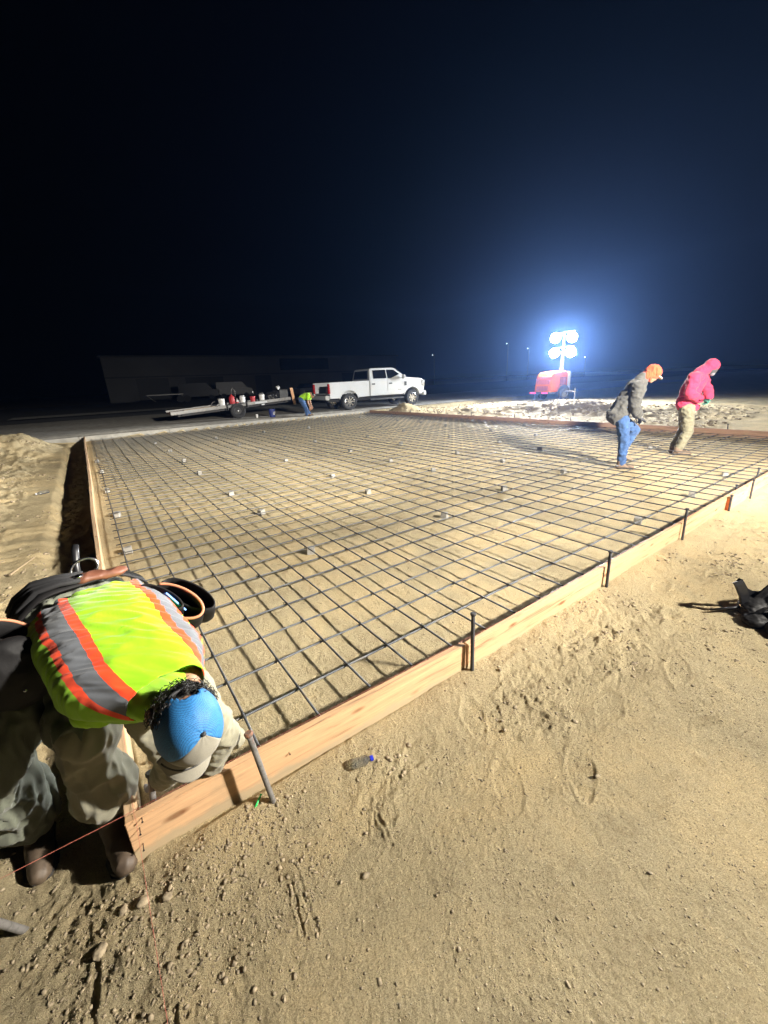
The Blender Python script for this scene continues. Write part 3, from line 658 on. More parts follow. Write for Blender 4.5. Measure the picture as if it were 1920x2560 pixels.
# ---------------------------------------------------------------- pickup truck
def truck(loc, rz):
    t = thing('pickup_truck', 'white crew cab pickup with its tailgate off, parked beyond the kerb', 'pickup truck', loc, rz)
    W = 1.0   # half width
    def arc(cx, r, n=12): return [(cx + r * math.cos(math.pi - math.pi * k / n), .42 + r * math.sin(math.pi - math.pi * k / n)) for k in range(n + 1)]
    # x: rear bumper -1.25, rear axle 0, front axle 4.06, nose 5.0
    bm = bmesh.new()
    side = [(-1.1, .62), (-.56, .62)] + [(p[0], p[1] + .0) for p in arc(0, .56)][1:-1] + [(.58, .62), (1.22, .64), (1.22, 1.42), (-1.13, 1.40)]
    for s_ in (1, -1): prism(bm, side, s_ * W, s_ * (W - .07))
    bx(bm, -1.1, 1.22, -W + .07, W - .07, .82, .87); bx(bm, 1.16, 1.22, -W + .07, W - .07, .87, 1.4)
    for s_ in (1, -1): bx(bm, -.5, .5, s_ * .62 - .18, s_ * .62 + .18, .87, 1.05)
    local(fin('cargo_bed', bm, M['white_paint'], bevel=.012), t)
    bm = bmesh.new()
    low = [(1.26, .64), (3.40, .64), (3.48, .7)] + arc(4.06, .56)[1:-1] + [(4.66, .62), (4.88, .62), (4.96, .8), (4.98, 1.2), (4.9, 1.38), (4.6, 1.45), (3.62, 1.53), (3.40, 1.50), (1.26, 1.45)]
    prism(bm, low, -W, W)
    for v_ in bm.verts:
        if v_.co.x > 4.3: v_.co.y *= 1 - .10 * (v_.co.x - 4.3) / .7
        if v_.co.z > 1.3 : v_.co.y *= .965
    body = local(fin('body', bm, M['white_paint'], bevel=.03, seg=3), t)
    # greenhouse
    bm = bmesh.new()
    gh = [(1.28, 1.44), (1.36, 1.98), (1.5, 2.03), (2.85, 2.04), (3.0, 2.0), (3.72, 1.5)]
    A = [bm.verts.new((x, -W * (.965 if z < 1.6 else .80), z)) for x, z in gh]; B = [bm.verts.new((x, W * (.965 if z < 1.6 else .80), z)) for x, z in gh]
    bm.faces.new(A[::-1]); bm.faces.new(B)
    for i in range(len(gh)): j = (i + 1) % len(gh); bm.faces.new([A[i], A[j], B[j], B[i]])
    local(fin('cab_roof', bm, M['white_paint'], bevel=.025, seg=3), t)
    def yy(z, s_): f = (z - 1.45) / .58; return s_ * (W * (.965 - .165 * f) + .006)
    for s_ in (1, -1):
        for poly in ([(1.52, 1.50), (1.55, 1.93), (2.36, 1.94), (2.36, 1.50)], [(2.42, 1.50), (2.42, 1.94), (2.9, 1.93), (3.36, 1.62), (3.42, 1.50)]):
            bm = bmesh.new(); a = [bm.verts.new((x, yy(z, s_), z)) for x, z in poly]; b = [bm.verts.new((x, yy(z, s_) - s_ * .01, z)) for x, z in poly]
            bm.faces.new(a); bm.faces.new(b[::-1])
            for i in range(len(poly)): j = (i + 1) % len(poly); bm.faces.new([a[i], a[j], b[j], b[i]])
            local(fin('window', bm, M['glass']), t)
        # doors: thin seam lines and handles
        for x0, x1 in ((1.30, 2.36), (2.40, 3.42)):
            bm = bmesh.new(); prism(bm, [(x0, .72), (x1, .72), (x1, 1.44), (x0, 1.44)], s_ * (W - .0), s_ * (W + .006))
            dr = local(fin('door', bm, M['white_paint'], bevel=.004), t)
            bm = bmesh.new(); bx(bm, x0 + .08, x0 + .28, s_ * W - .03, s_ * W + .035, 1.20, 1.27); h = local(fin('handle', bm, M['trim'], bevel=.008), t); h.parent = dr
        bm = bmesh.new(); bx(bm, 3.3, 3.42, s_ * (W + .02), s_ * (W + .27), 1.45, 1.66); local(fin('side_mirror', bm, M['white_paint'], bevel=.03), t)
        bm = bmesh.new(); bx(bm, 1.2, 3.4, s_ * W - .1, s_ * W + .1, .42, .5); local(fin('running_board', bm, M['trim'], bevel=.01), t)
        bm = bmesh.new(); bx(bm, -1.155, -1.06, s_ * .93 - .07, s_ * .93 + .078, .86, 1.34); local(fin('tail_light', bm, M['redlens'], bevel=.012), t)
        bm = bmesh.new(); bx(bm, 4.72, 4.99, s_ * .84 - .1, s_ * .84 + .085, 1.0, 1.34); local(fin('headlight', bm, M['silver'], bevel=.02), t)
        bm = bmesh.new(); bx(bm, 3.52, 3.66, s_ * (W + .002) - .008, s_ * (W + .002) + .008, 1.08, 1.30); local(fin('fender_vent', bm, M['trim']), t)
        bm = bmesh.new(); bx(bm, 3.05, 3.3, s_ * (W + .007) - .003, s_ * (W + .007) + .003, .88, .91); local(fin('badge', bm, M['silver']), t)
    bm = bmesh.new(); q = [(1.285, 1.5), (1.35, 1.92)]; 
    a = [bm.verts.new(p) for p in ((1.272, -.78, 1.5), (1.272, .78, 1.5), (1.338, .70, 1.92), (1.338, -.70, 1.92))]; bm.faces.new(a)
    local(fin('rear_window', bm, M['glass']), t)
    a0 = bmesh.new(); a = [a0.verts.new(p) for p in ((3.70, -.84, 1.53), (3.70, .84, 1.53), (3.035, .74, 1.975), (3.035, -.74, 1.975))]; a0.faces.new(a)
    w = local(fin('windscreen', a0, M['glass']), t); w.location = (.02, 0, .012)
    bm = bmesh.new(); bx(bm, 4.96, 5.0, -.7, .7, .78, 1.3); local(fin('grille', bm, M['silver'], bevel=.01), t)
    bm = bmesh.new(); bx(bm, 4.9, 5.12, -.93, .93, .5, .76); local(fin('front_bumper', bm, M['white_paint'], bevel=.03), t)
    bm = bmesh.new(); bx(bm, -1.32, -1.1, -.95, .95, .56, .78); local(fin('rear_bumper', bm, M['white_paint'], bevel=.03), t)
    bm = bmesh.new(); bx(bm, -1.0, 4.8, -.5, .5, .42, .66); tube(bm, [(0, -.8, .42), (0, .8, .42)], .07, 10); tube(bm, [(4.06, -.8, .42), (4.06, .8, .42)], .06, 10); local(fin('chassis', bm, M['trim']), t)
    for x in (0, 4.06):
        for s_ in (1, -1):
            bm = bmesh.new(); prof = [(-.13, .27), (-.15, .36), (-.14, .405), (-.09, .425), (.09, .425), (.14, .405), (.15, .36), (.13, .27)]
            lathe(bm, prof, (x, s_ * .86, .425), (0, s_, 0), 36, False)
            for k in range(36):
                a = 2 * math.pi * k / 36; m_ = Matrix.Translation((x, s_ * .86, .425)) @ Matrix.Rotation(a, 4, 'Y')
                bx(bm, .415, .436, -.12 + .1 * (k % 2), .02 + .1 * (k % 2), -.02, .02, m_)
            ty = local(fin('wheel', bm, M['rubber']), t)
            bm = bmesh.new(); lathe(bm, [(.02, .05), (.11, .06), (.115, .01)], (x, s_ * .86, .425), (0, s_, 0), 20)
            lathe(bm, [(.125, .262), (.14, .275), (.145, .26), (.135, .25), (.1, .25)], (x, s_ * .86, .425), (0, s_, 0), 36, False)
            for k in range(8):
                a = 2 * math.pi * k / 8; m_ = Matrix.Translation((x, s_ * .86, .425)) @ Matrix.Rotation(a, 4, 'Y')
                bx(bm, .04, .25, .085 * s_, .125 * s_, -.028, .028, m_)
            r = local(fin('rim', bm, M['silver'], bevel=.004), t); r.parent = ty
    return t
trk = truck((11.78, 20.38, .27), R_(-3)); trk.scale = (1.04, 1.04, 1.04)

# ---------------------------------------------------------------- flatbed trailer and load
TR = thing('flatbed_trailer', 'flat utility trailer with grey deck, tilted down at its left end', 'trailer', (6.05, 21.35, .275), R_(-3))
tilt = Matrix.Translation((0, 0, .62)) @ Matrix.Rotation(R_(-3.6), 4, 'Y')
def tb(a, name, m, **k):
    bm = bmesh.new(); 
    for q in a: bx(bm, *q, mt=tilt)
    return local(fin(name, bm, m, **k), TR)
tb([(-2.9, 2.75, -.92, .92, -.06, -.01)], 'deck', M['darkwood'])
tb([(-2.9, 2.75, s * .95 - .03, s * .95 + .03, -.08, .06) for s in (-1, 1)], 'side_rail', M['galv'], bevel=.006)
tb([(-2.6, 2.7, s * .6 - .04, s * .6 + .04, -.2, -.065) for s in (-1, 1)] + [(x - .04, x + .04, -.9, .9, -.13, -.065) for x in (-2.4, -1.4, -.4, .6, 1.6, 2.5)], 'underframe', M['trim'])
tb([(-.46, .46, s * 1.08 - .14, s * 1.08 + .14, .06, .085) for s in (-1, 1)] + [(s2 * .46 - .02 * 1, s2 * .46 + .02, s * 1.08 - .14, s * 1.08 + .14, -.16, .06) for s in (-1, 1) for s2 in (-1, 1)], 'mudguard', M['trim'])
tb([(.9, 1.5, -.992, -.982, -.06, .02), (1.2, 1.35, -.992, -.982, -.16, -.1)], 'reflector_plate', M['white_paint'])
bm = bmesh.new(); 
for s in (-1, 1): tube(bm, [tilt @ V((2.7, s * .6, -.12)), tilt @ V((4.1, 0, -.12))], .045, 8)
tube(bm, [tilt @ V((3.95, 0, .25)), V((3.95, 0, .1))], .035, 8); bx(bm, 3.83, 4.07, -.12, .12, .0, .1)
local(fin('tongue', bm, M['trim']), TR)
for s in (-1, 1):
    bm = bmesh.new(); lathe(bm, [(-.09, .2), (-.11, .3), (-.09, .352), (.09, .352), (.11, .3), (.09, .2)], (0, s * 1.08, .36), (0, s, 0), 30, False)
    w = local(fin('wheel', bm, M['rubber'], smooth=False), TR)
    bm = bmesh.new(); lathe(bm, [(.0, .08), (.03, .2), (.09, .21), (.095, .2), (.04, .17), (.03, .06)], (0, s * 1.08, .36), (0, s, 0), 24, False)
    h = local(fin('rim', bm, M['trim']), TR); h.parent = w
    bm = bmesh.new(); lathe(bm, [(.0, .05), (.1, .045), (.12, .03)], (0, s * 1.08, .36), (0, s, 0), 14); h = local(fin('hub', bm, M['silver']), TR); h.parent = w
bpy.context.view_layer.update()
def onbed(x, y, z=0): return TR.matrix_basis @ (tilt @ V((x, y, z - .01)))
bucket_white = mat('white_plastic', (.7, .71, .7), .5, var=.1, dirt=(.3, .27, .22), damt=.6, dscale=8)
bucket_red = mat('red_plastic', (.38, .02, .025), .5, dirt=(.2, .12, .1)); bucket_blue = mat('blue_plastic', (.02, .035, .18), .5)
def bucket(p, m, label, s=1., fill=None, handle_up=True, name='bucket'):
    t = thing(name, label, 'bucket', p, 0, None)
    bm = bmesh.new(); lathe(bm, [(0, .13 * s), (.34 * s, .152 * s), (.35 * s, .16 * s), (.37 * s, .16 * s), (.37 * s, .148 * s), (.3 * s, .144 * s), (.02, .122 * s)], (0, 0, 0), (0, 0, 1), 26)
    local(fin('pail', bm, m, smooth=False), t)
    bm = bmesh.new(); a0, a1 = (.0, math.pi)
    tube(bm, [V((.155 * s * math.cos(a), -.03 if not handle_up else 0, .33 * s + (.14 * s if handle_up else -.1 * s) * math.sin(a))) for a in np.linspace(0, math.pi, 12)], .004, 6)
    local(fin('handle', bm, M['trim']), t)
    if fill:
        local(blob('contents', [('e', (0, 0, .36 * s), (.13, .13, .06)), ('e', (.05, .02, .42 * s), (.07, .05, .04)), ('e', (-.06, -.02, .41 * s), (.06, .07, .03))], .02, fill, None, 1, [(.02, 14, 1)]), t)
    return t
bucket(onbed(-.6, -.7), bucket_white, 'white pail with raised handle, leftmost on the trailer')
bucket(onbed(.38, -.72), bucket_white, 'cream pail with stained side between the red can and the red pail', .9, M['grey_paint'])
bucket(onbed(.88, -.72), bucket_red, 'squat red pail on the trailer, right of the cream pail', .85)
bucket(onbed(1.35, -.7), bucket_white, 'white pail topped with a coil of grey hose, rightmost pail on the trailer', .92, M['galv'])
t = thing('sprayer_can', 'dark red pump can with a looped hose above it on the trailer', 'sprayer', onbed(-.12, -.72))
bm = bmesh.new(); lathe(bm, [(0, .12), (.02, .135), (.38, .135), (.44, .1), (.47, .04), (.52, .035)], (0, 0, 0), (0, 0, 1), 24); local(fin('tank', bm, bucket_red, smooth=True), t)
bm = bmesh.new(); tube(bm, [V((.02, 0, .5)), V((.04, 0, .7)), V((.1, 0, .8)), V((.17, 0, .74)), V((.2, 0, .55)), V((.18, -.02, .35))], .009, 8); local(fin('hose', bm, M['galv'], smooth=True), t)
bm = bmesh.new(); tube(bm, [(-.1, 0, .53), (.1, 0, .53)], .013, 8); local(fin('handle', bm, M['trim']), t)
t = thing('plastic_bottle_jug', 'small white jug with red label beside the red can on the trailer', 'jug', onbed(.12, -.75))
bm = bmesh.new(); lathe(bm, [(0, .06), (.2, .06), (.26, .02), (.29, .02)], (0, 0, 0), (0, 0, 1), 14); local(fin('jug_body', bm, bucket_white), t)
bm = bmesh.new(); lathe(bm, [(.08, .062), (.15, .062)], (0, 0, 0), (0, 0, 1), 14, False); local(fin('label_band', bm, bucket_red), t)
tag(blob('tarp_bundle', [('e', onbed(1.85, -.5, .16), (.26, .25, .2)), ('e', onbed(2.15, -.45, .2), (.2, .2, .22))], .03, mat('black_tarp', (.02, .02, .022), .35), None, 2, [(.05, 6, 1), (.02, 14, 5)]), 'crumpled black plastic bundle on the right half of the trailer', 'tarp')
t = thing('equipment_case', 'dark grey box at the right end of the trailer deck', 'case', onbed(2.48, -.6), R_(-3))
bm = bmesh.new(); bx(bm, -.22, .22, -.2, .2, 0, .42); local(fin('box', bm, mat('grey_plastic', (.06, .065, .07), .5), bevel=.02), t)
bm = bmesh.new(); bx(bm, -.23, .23, -.21, .21, .42, .47); local(fin('lid', bm, M['trim'], bevel=.015), t)
t = thing('work_gloves', 'pair of pale gloves lying on the grey box, fingers up', 'gloves', onbed(2.3, -.6, .48))
caps = [('e', (0, 0, .06), (.05, .03, .07))] + [('c', (x, 0, .08), .014, (x * 2.2, .01, .19 - abs(x)), .010) for x in (-.04, -.015, .015, .04)] + [('c', (.04, 0, .03), .014, (.1, 0, .09), .011)]
local(blob('glove', caps, .008, bucket_white, None, 2), t)
t = thing('plank_offcut', 'orange-brown plank standing against the front end of the trailer', 'plank', onbed(2.95, -.9, -.35), 0)
bm = bmesh.new(); bx(bm, -.07, .07, -.02, .02, 0, .85, mt=Matrix.Rotation(R_(-8), 4, 'Y')); local(fin('plank', bm, M['scab']), t)
t = thing('loose_plank', 'weathered plank lying lengthwise on the left half of the trailer', 'plank', onbed(-1.6, -.55, .03), R_(-3))
bm = bmesh.new(); bx(bm, -.7, .7, -.14, .14, 0, .05, mt=Matrix.Rotation(R_(-3.6), 4, 'Y')); local(fin('plank', bm, wood_mat('grey_plank', (.32, .27, .2), 0)), t)
bm = bmesh.new(); tube(bm, [onbed(-1.05, -.6, .0), onbed(-1.03, -.6, .2), onbed(-.95, -.6, .27), onbed(-.85, -.6, .26)], .015, 8)
tag(fin('hooked_bar', bm, M['galv'], smooth=True), 'bent grey bar sticking up left of the white pails', 'bar')
b = bucket((7.35, 19.42, .262), bucket_blue, 'dark blue pail with pale print standing behind the kerb', 1.0, None, False)
for k in range(3):
    bm = bmesh.new()
    for j in range(3 - (k == 2)): bx(bm, -.09 + j * .055, -.05 + j * .055 + .008, -.1535 + .002 * k, -.150 + .002 * k, .22 - k * .055, .25 - k * .055)
    o = local(fin('print_mark', bm, bucket_white), b); o.rotation_euler = (0, 0, .5)
bm = bmesh.new(); lathe(bm, [(0, .038), (.14, .05), (.145, .052), (.147, .045)], (0, 0, 0), (0, 0, 1), 18)
o = fin('paper_cup', bm, bucket_white); o.location = (6.62, 19.5, .27); o.scale = (1.25, 1.25, 1.25); tag(o, 'white paper cup standing on the lot between trailer wheel and blue pail', 'cup')

# ---------------------------------------------------------------- light tower
def light_tower(loc, rz, label):
    t = thing('light_tower', label, 'light tower', loc, rz)
    bm = bmesh.new(); prism(bm, [(-1.05, .5), (.35, .5), (.45, .62), (.45, 1.62), (.2, 1.72), (-.75, 1.62), (-.95, 1.35)], -.62, .62)
    for v_ in bm.verts:
        if v_.co.z > 1.2: v_.co.y *= .93
    b = local(fin('generator_hood', bm, M['orange_paint'], bevel=.04, seg=3), t)
    for s in (-1, 1):
        bm = bmesh.new()
        for k in range(6):
            for j in range(3): bx(bm, -.25 + j * .2, -.11 + j * .2, s * .6 - .03, s * .6 + .03, .9 + k * .075, .93 + k * .075)
        g = local(fin('vent', bm, M['trim']), t); g.parent = b
    bm = bmesh.new(); bx(bm, -1.02, -.93, -.5, .5, .95, 1.2); bx(bm, -1.06, -1.0, -.4, .4, .6, .85); g = local(fin('rear_panel', bm, mat('dull_red_panel', (.4, .09, .06), .6)), t)
    bm = bmesh.new(); bx(bm, .455, .72, -.6, .6, .5, 1.66); local(fin('front_panel', bm, M['white_paint'], bevel=.05), t)
    bm = bmesh.new(); bx(bm, -1.25, 1.6, -.06, .06, .4, .5); bx(bm, -1.2, .7, -.6, -.52, .4, .5); bx(bm, -1.2, .7, .52, .6, .4, .5); bx(bm, -1.3, -1.2, -.75, .75, .42, .52); local(fin('chassis', bm, M['trim']), t)
    for s in (-1, 1):
        bm = bmesh.new(); lathe(bm, [(-.09, .18), (-.1, .3), (-.07, .34), (.07, .34), (.1, .3), (.09, .18)], (-.05, s * .76, .34), (0, s, 0), 28, False)
        w = local(fin('wheel', bm, M['rubber']), t)
        bm = bmesh.new(); lathe(bm, [(0, .05), (.04, .18), (.08, .18)], (-.05, s * .76, .34), (0, s, 0), 18); r = local(fin('rim', bm, M['silver']), t); r.parent = w
        bm = bmesh.new(); n = 10; a = [(-.05 + .43 * math.cos(math.pi * k / n), .34 + .43 * math.sin(math.pi * k / n)) for k in range(n + 1)]
        strap([V((x, s * .78, z)) for x, z in a], .24, .02, (0, 1, 0), M['trim'], 'mudguard', t)
        bm = bmesh.new(); bx(bm, .0, .06, s * .6, s * 1.5, .48, .54) if s < 0 else bx(bm, .0, .06, .6, 1.5, .48, .54)
        tube(bm, [(.03, s * 1.5, .7), (.03, s * 1.5, .03)], .03, 8); lathe(bm, [(0, .11), (.02, .1)], (.03, s * 1.5, .0), (0, 0, 1), 14); local(fin('outrigger', bm, M['galv']), t)
        bm = bmesh.new(); bx(bm, -1.34, -1.3, s * .45 - .2, s * .45 + .2, .44, .5); local(fin('tail_light', bm, mat('lit_red_lens', (.5, .02, .05), .3, bump=0, var=0, emit=(1, .05, .15), estr=3)), t)
    bm = bmesh.new(); tube(bm, [(.5, 0, .5), (.5, 0, 1.8)], .09, 10); tube(bm, [(.5, 0, 1.8), (.5, 0, 2.7)], .07, 10); tube(bm, [(.5, 0, 2.7), (.5, 0, 3.95)], .05, 10)
    for z in (1.8, 2.7): lathe(bm, [(0, .12), (.08, .12)], (.5, 0, z), (0, 0, 1), 12)
    local(fin('mast', bm, M['grey_paint']), t)
    bm = bmesh.new()
    tube(bm, [V((.5 + .16 * math.cos(a), .16 * math.sin(a), 1.7 + a * .02)) for a in np.linspace(0, 31, 120)], .012, 5); local(fin('coiled_cable', bm, M['trim'], smooth=True), t)
    bm = bmesh.new(); bx(bm, .46, .54, -.75, .75, 3.86, 3.92); bx(bm, .46, .54, -.75, .75, 3.02, 3.08); local(fin('crossbar', bm, M['grey_paint']), t)
    return t
aim_az = None
LT = V((23.9, 15.0, .12))
heads = []
lt = light_tower(LT, R_(-8), 'orange tow-behind light tower with four blazing lamps behind the sand heap')
bpy.context.view_layer.update()
lampm = mat('lamp_lens', (1, 1, 1), .3, var=0, bump=0, emit=(.86, .93, 1), estr=1600)
aim = V((13, 8, 0))
for (y, z) in ((-.5, 3.45), (.5, 3.45), (-.5, 2.6), (.5, 2.6)):
    c = lt.matrix_basis @ V((.5, 0, 0)); side = V((CX.x, CX.y, 0)); p = V((c.x, c.y, LT.z + z + .18)) + side * y
    d = (aim - p); d.normalize()
    x, yv = frame(d)
    bm = bmesh.new(); lathe(bm, [(-.22, .08), (-.18, .16), (-.02, .26), (0.0, .27), (0.0, .25)], p + d * .2, d, 24); h = fin('lamp_head', bm, M['trim'], lt, True)
    bm = bmesh.new(); lathe(bm, [(.0, .265), (.02, .24)], p + d * .205, d, 24); l = fin('lamp_lens', bm, lampm, h)
    heads.append((p + d * .3, d))

# ---------------------------------------------------------------- background: buildings, vehicles, lamps
t = thing('warehouse', 'long pale warehouse, barely lit, far behind the trailer', 'warehouse', (0, 0, 0))
bm = bmesh.new(); bx(bm, 3.6, 58, 75, 76.5, 0, 6.7)
local(fin('wall', bm, M['wall']), t)
bm = bmesh.new(); bx(bm, 3.3, 58.3, 74.6, 76.8, 6.71, 6.95); local(fin('roof', bm, M['roofm']), t)
bm = bmesh.new(); bx(bm, 3.5, 58, 74.88, 74.98, 3.75, 3.95); local(fin('canopy_strip', bm, M['roofm']), t)
for a, b in ((31, 41),):
    bm = bmesh.new(); bx(bm, a, b, 74.9, 74.99, 4.4, 6.4); local(fin('dark_window', bm, M['glass']), t)
for a, b in ((7.5, 12), (14.5, 20.5), (26, 29), (44, 49)):
    bm = bmesh.new(); bx(bm, a, b, 74.9, 74.99, .3, 3.6); local(fin('dock_door', bm, M['trim']), t)
def car(loc, rz, L, H, m, label, boxy=False):
    t = thing('parked_van' if boxy else 'parked_car', label, 'van' if boxy else 'car', loc, rz)
    bm = bmesh.new(); l = L / 2
    prism(bm, [(-l, .35), (l, .35), (l, .8), (l * .9, .95), (-l * .97, 1.0), (-l, .8)] if not boxy else [(-l, .45), (l, .45), (l, 1.2), (l * .75, 1.35), (-l, 1.35)], -.9, .9); local(fin('body', bm, m, bevel=.06), t)
    bm = bmesh.new(); prism(bm, [(-l * .85, .98), (-l * .6, H), (l * .25, H), (l * .6, .96)] if not boxy else [(-l * .98, 1.36), (-l * .98, H), (l * .45, H), (l * .72, 1.36)], -.78, .78); local(fin('cabin', bm, M['glass'] if not boxy else m, bevel=.05), t)
    for x in (-l * .62, l * .62):
        for s in (-1, 1):
            bm = bmesh.new(); lathe(bm, [(-.1, .2), (-.1, .33), (.1, .33), (.1, .2)], (x, s * .82, .33), (0, s, 0), 20); local(fin('wheel', bm, M['rubber']), t)
    for s in (-1, 1):
        bm = bmesh.new(); bx(bm, l - .05, l + .01, s * .7 - .15, s * .7 + .15, .6, .75); local(fin('headlight', bm, M['silver']), t)
    return t
car((13.5, 62, .3), R_(-20), 5, 2.2, mat('dark_van_paint', (.03, .03, .035), .4), 'dark van parked before the warehouse, left one', True)
car((18.6, 63, .3), R_(-15), 5, 2.2, mat('dark_van_paint', (.03, .03, .035), .4), 'dark van parked before the warehouse, right one', True)
car((22.5, 45, .3), R_(5), 4.7, 1.5, mat('grey_car_paint', (.09, .1, .12), .35), 'grey saloon car in the dark between trailer and pickup')
t = thing('parked_flatbed', 'pale bare trailer frame standing on the dark road verge', 'trailer frame', (8.2, 55, .3), R_(-10))
bm = bmesh.new(); bx(bm, -1.9, 1.9, -.9, -.8, .9, 1.0); bx(bm, -1.9, 1.9, .8, .9, .9, 1.0); local(fin('frame_rail', bm, M['galv']), t)
bm = bmesh.new()
for a, b in ((-1.9, -1.1), (1.9, 1.1)): tube(bm, [(a, -.9, .95), (b, -.9, .2)], .05, 6)
local(fin('brace', bm, M['galv']), t)
for x in (1.5, 2.2):
    bm = bmesh.new(); lathe(bm, [(-.1, .2), (-.1, .4), (.1, .4), (.1, .2)], (x, -.85, .4), (0, -1, 0), 20); local(fin('wheel', bm, M['rubber']), t)
# verge island left
sheet('grass_island', list(np.linspace(-4, 6.4, 10)), [34.5, 36, 38], lambda b: float(road_z(b)) + .1, M['concrete'])
def street_lamp(p, h, label):
    t = thing('street_lamp', label, 'street lamp', p, 0, 'far street lamps on the horizon')
    bm = bmesh.new(); tube(bm, [(0, 0, 0), (0, 0, h)], .1, 8); local(fin('pole', bm, M['trim']), t)
    bm = bmesh.new(); bx(bm, -.7, .1, -.15, .15, h, h + .12); local(fin('arm', bm, M['trim']), t)
    bm = bmesh.new(); ell(bm, (-.6, 0, h - .1), (.09, .09, .07)); local(fin('lamp', bm, mat('far_lamp', (1, 1, 1), .5, var=0, bump=0, emit=(.85, .95, 1), estr=9)), t)
for (px, z, D, lb) in [(115.5, 8.0, 120, 'distant lamp dot right of the pickup bonnet'), (264.5, 9.4, 110, 'distant lamp dot left of the light tower'), (307, 8.6, 120, 'lower distant lamp dot left of the light tower'), (424, 6.0, 130, 'distant lamp dot right of the light tower lamps')]:
    q = px / 871.0 * D; fwd = V((CY.x, CY.y, 0)) * D; p = fwd + V((CX.x, CX.y, 0)) * q
    street_lamp((p.x, p.y, 0), z, lb)

# ---------------------------------------------------------------- people
def cloth(name, col, **k): 
    d = dict(rough=.9, var=.12, scale=14, bump=.5, bscale=260, bdist=.001, sheen=.15, dirt=tuple(c * .55 for c in col), dscale=7, damt=.6); d.update(k)
    return mat(name, col, **d)
CL = dict(khaki=cloth('khaki_cloth', (.27, .255, .185)), work_shaded=cloth('work_trousers_shaded', (.13, .14, .105)), jeans=cloth('denim', (.03, .075, .19), var=.35, scale=8), jacket=cloth('grey_jacket', (.06, .058, .052), var=.25),
          pink=cloth('pink_hoodie', (.5, .022, .07), var=.06, dirt=(.45, .02, .06), damt=.3), tan=cloth('tan_trousers', (.19, .175, .115), var=.25, scale=6), lime=cloth('lime_cloth', (.29, .57, .012), var=.06, damt=.15),
          boot=mat('brown_boot', (.16, .11, .075), .7, dirt=(.3, .24, .15)), greyboot=mat('grey_boot', (.26, .22, .18), .8, dirt=(.36, .3, .2)), glove=cloth('grey_glove', (.2, .2, .23), var=.3), green=cloth('green_glove', (.05, .2, .15)), dark=cloth('dark_glove', (.05, .05, .055)),
          orange=cloth('orange_cap', (.6, .06, .015), var=.08, damt=.1), sole=mat('boot_sole', (.04, .035, .03), .8), darkboot=mat('dark_boot', (.085, .06, .042), .6, dirt=(.16, .12, .08)))
def basis(F, Cw):
    F = V(F).normalized(); C_ = (V(Cw) - F * F.dot(V(Cw))).normalized(); Xa = F.cross(C_).normalized()
    return Matrix(((Xa.x, F.x, C_.x), (Xa.y, F.y, C_.y), (Xa.z, F.z, C_.z)))          # columns: right, front, crown
def head_caps(h, B, s=1.):
    T = lambda x, y, z: V(h) + B @ V((x * s, y * s, z * s))
    R4 = B.to_4x4()
    c = [('e', T(0, -.01, .025), (.074 * s, .092 * s, .09 * s), R4), ('e', T(0, .03, -.04), (.058 * s, .062 * s, .07 * s), R4), ('c', T(0, .085, -.012), .012 * s, T(0, .103, -.035), .014 * s),
         ('c', T(-.02, .085, -.072), .009 * s, T(.02, .085, -.072), .009 * s), ('e', T(0, .06, -.1), (.03 * s, .025 * s, .02 * s), R4)]
    for q in (-1, 1):
        c += [('e', T(q * .076, -.005, -.02), (.012 * s, .02 * s, .032 * s), R4), ('c', T(q * .015, .084, .012), .01 * s, T(q * .045, .076, .012), .009 * s), ('e', T(q * .031, .074, -.01), (.014 * s, .012 * s, .009 * s), R4)]
    return c
def hand_caps(w, d, side, up, s=1., curl=.6):
    """palm from wrist w along d; thumb leaves towards side; fingers curl towards -up"""
    w = V(w); d = V(d).normalized(); sd = (V(side) - d * d.dot(V(side))).normalized(); n = d.cross(sd).normalized()
    if n.dot(V(up)) < 0: n = -n
    c = []
    for k, (o, L) in enumerate(((.032, .068), (.011, .077), (-.011, .072), (-.031, .057))):
        b0 = w + d * .015 * s + sd * o * .55 * s; k0 = w + d * (.085 - .006 * abs(k - 1)) * s + sd * o * s
        c.append(('c', b0, .017 * s, k0, .0125 * s))
        p = k0; dr = d.copy(); l = L * s
        for j, f in enumerate((.45, .32, .23)):
            a = curl * (.45 + .5 * j); q = (d * math.cos(a) - n * math.sin(a)) ; p2 = p + q * l * f
            c.append(('c', p, (.0105 - .001 * j) * s, p2, (.0095 - .001 * j) * s)); p = p2
    t0 = w + d * .025 * s + sd * .03 * s; t1 = t0 + (d * .7 + sd * .7 - n * .3).normalized() * .04 * s; t2 = t1 + (d * .95 + sd * .15 - n * .4).normalized() * .035 * s
    c += [('c', w + d * .02 * s, .016 * s, t0, .015 * s), ('c', t0, .014 * s, t1, .011 * s), ('c', t1, .011 * s, t2, .009 * s)]
    return c
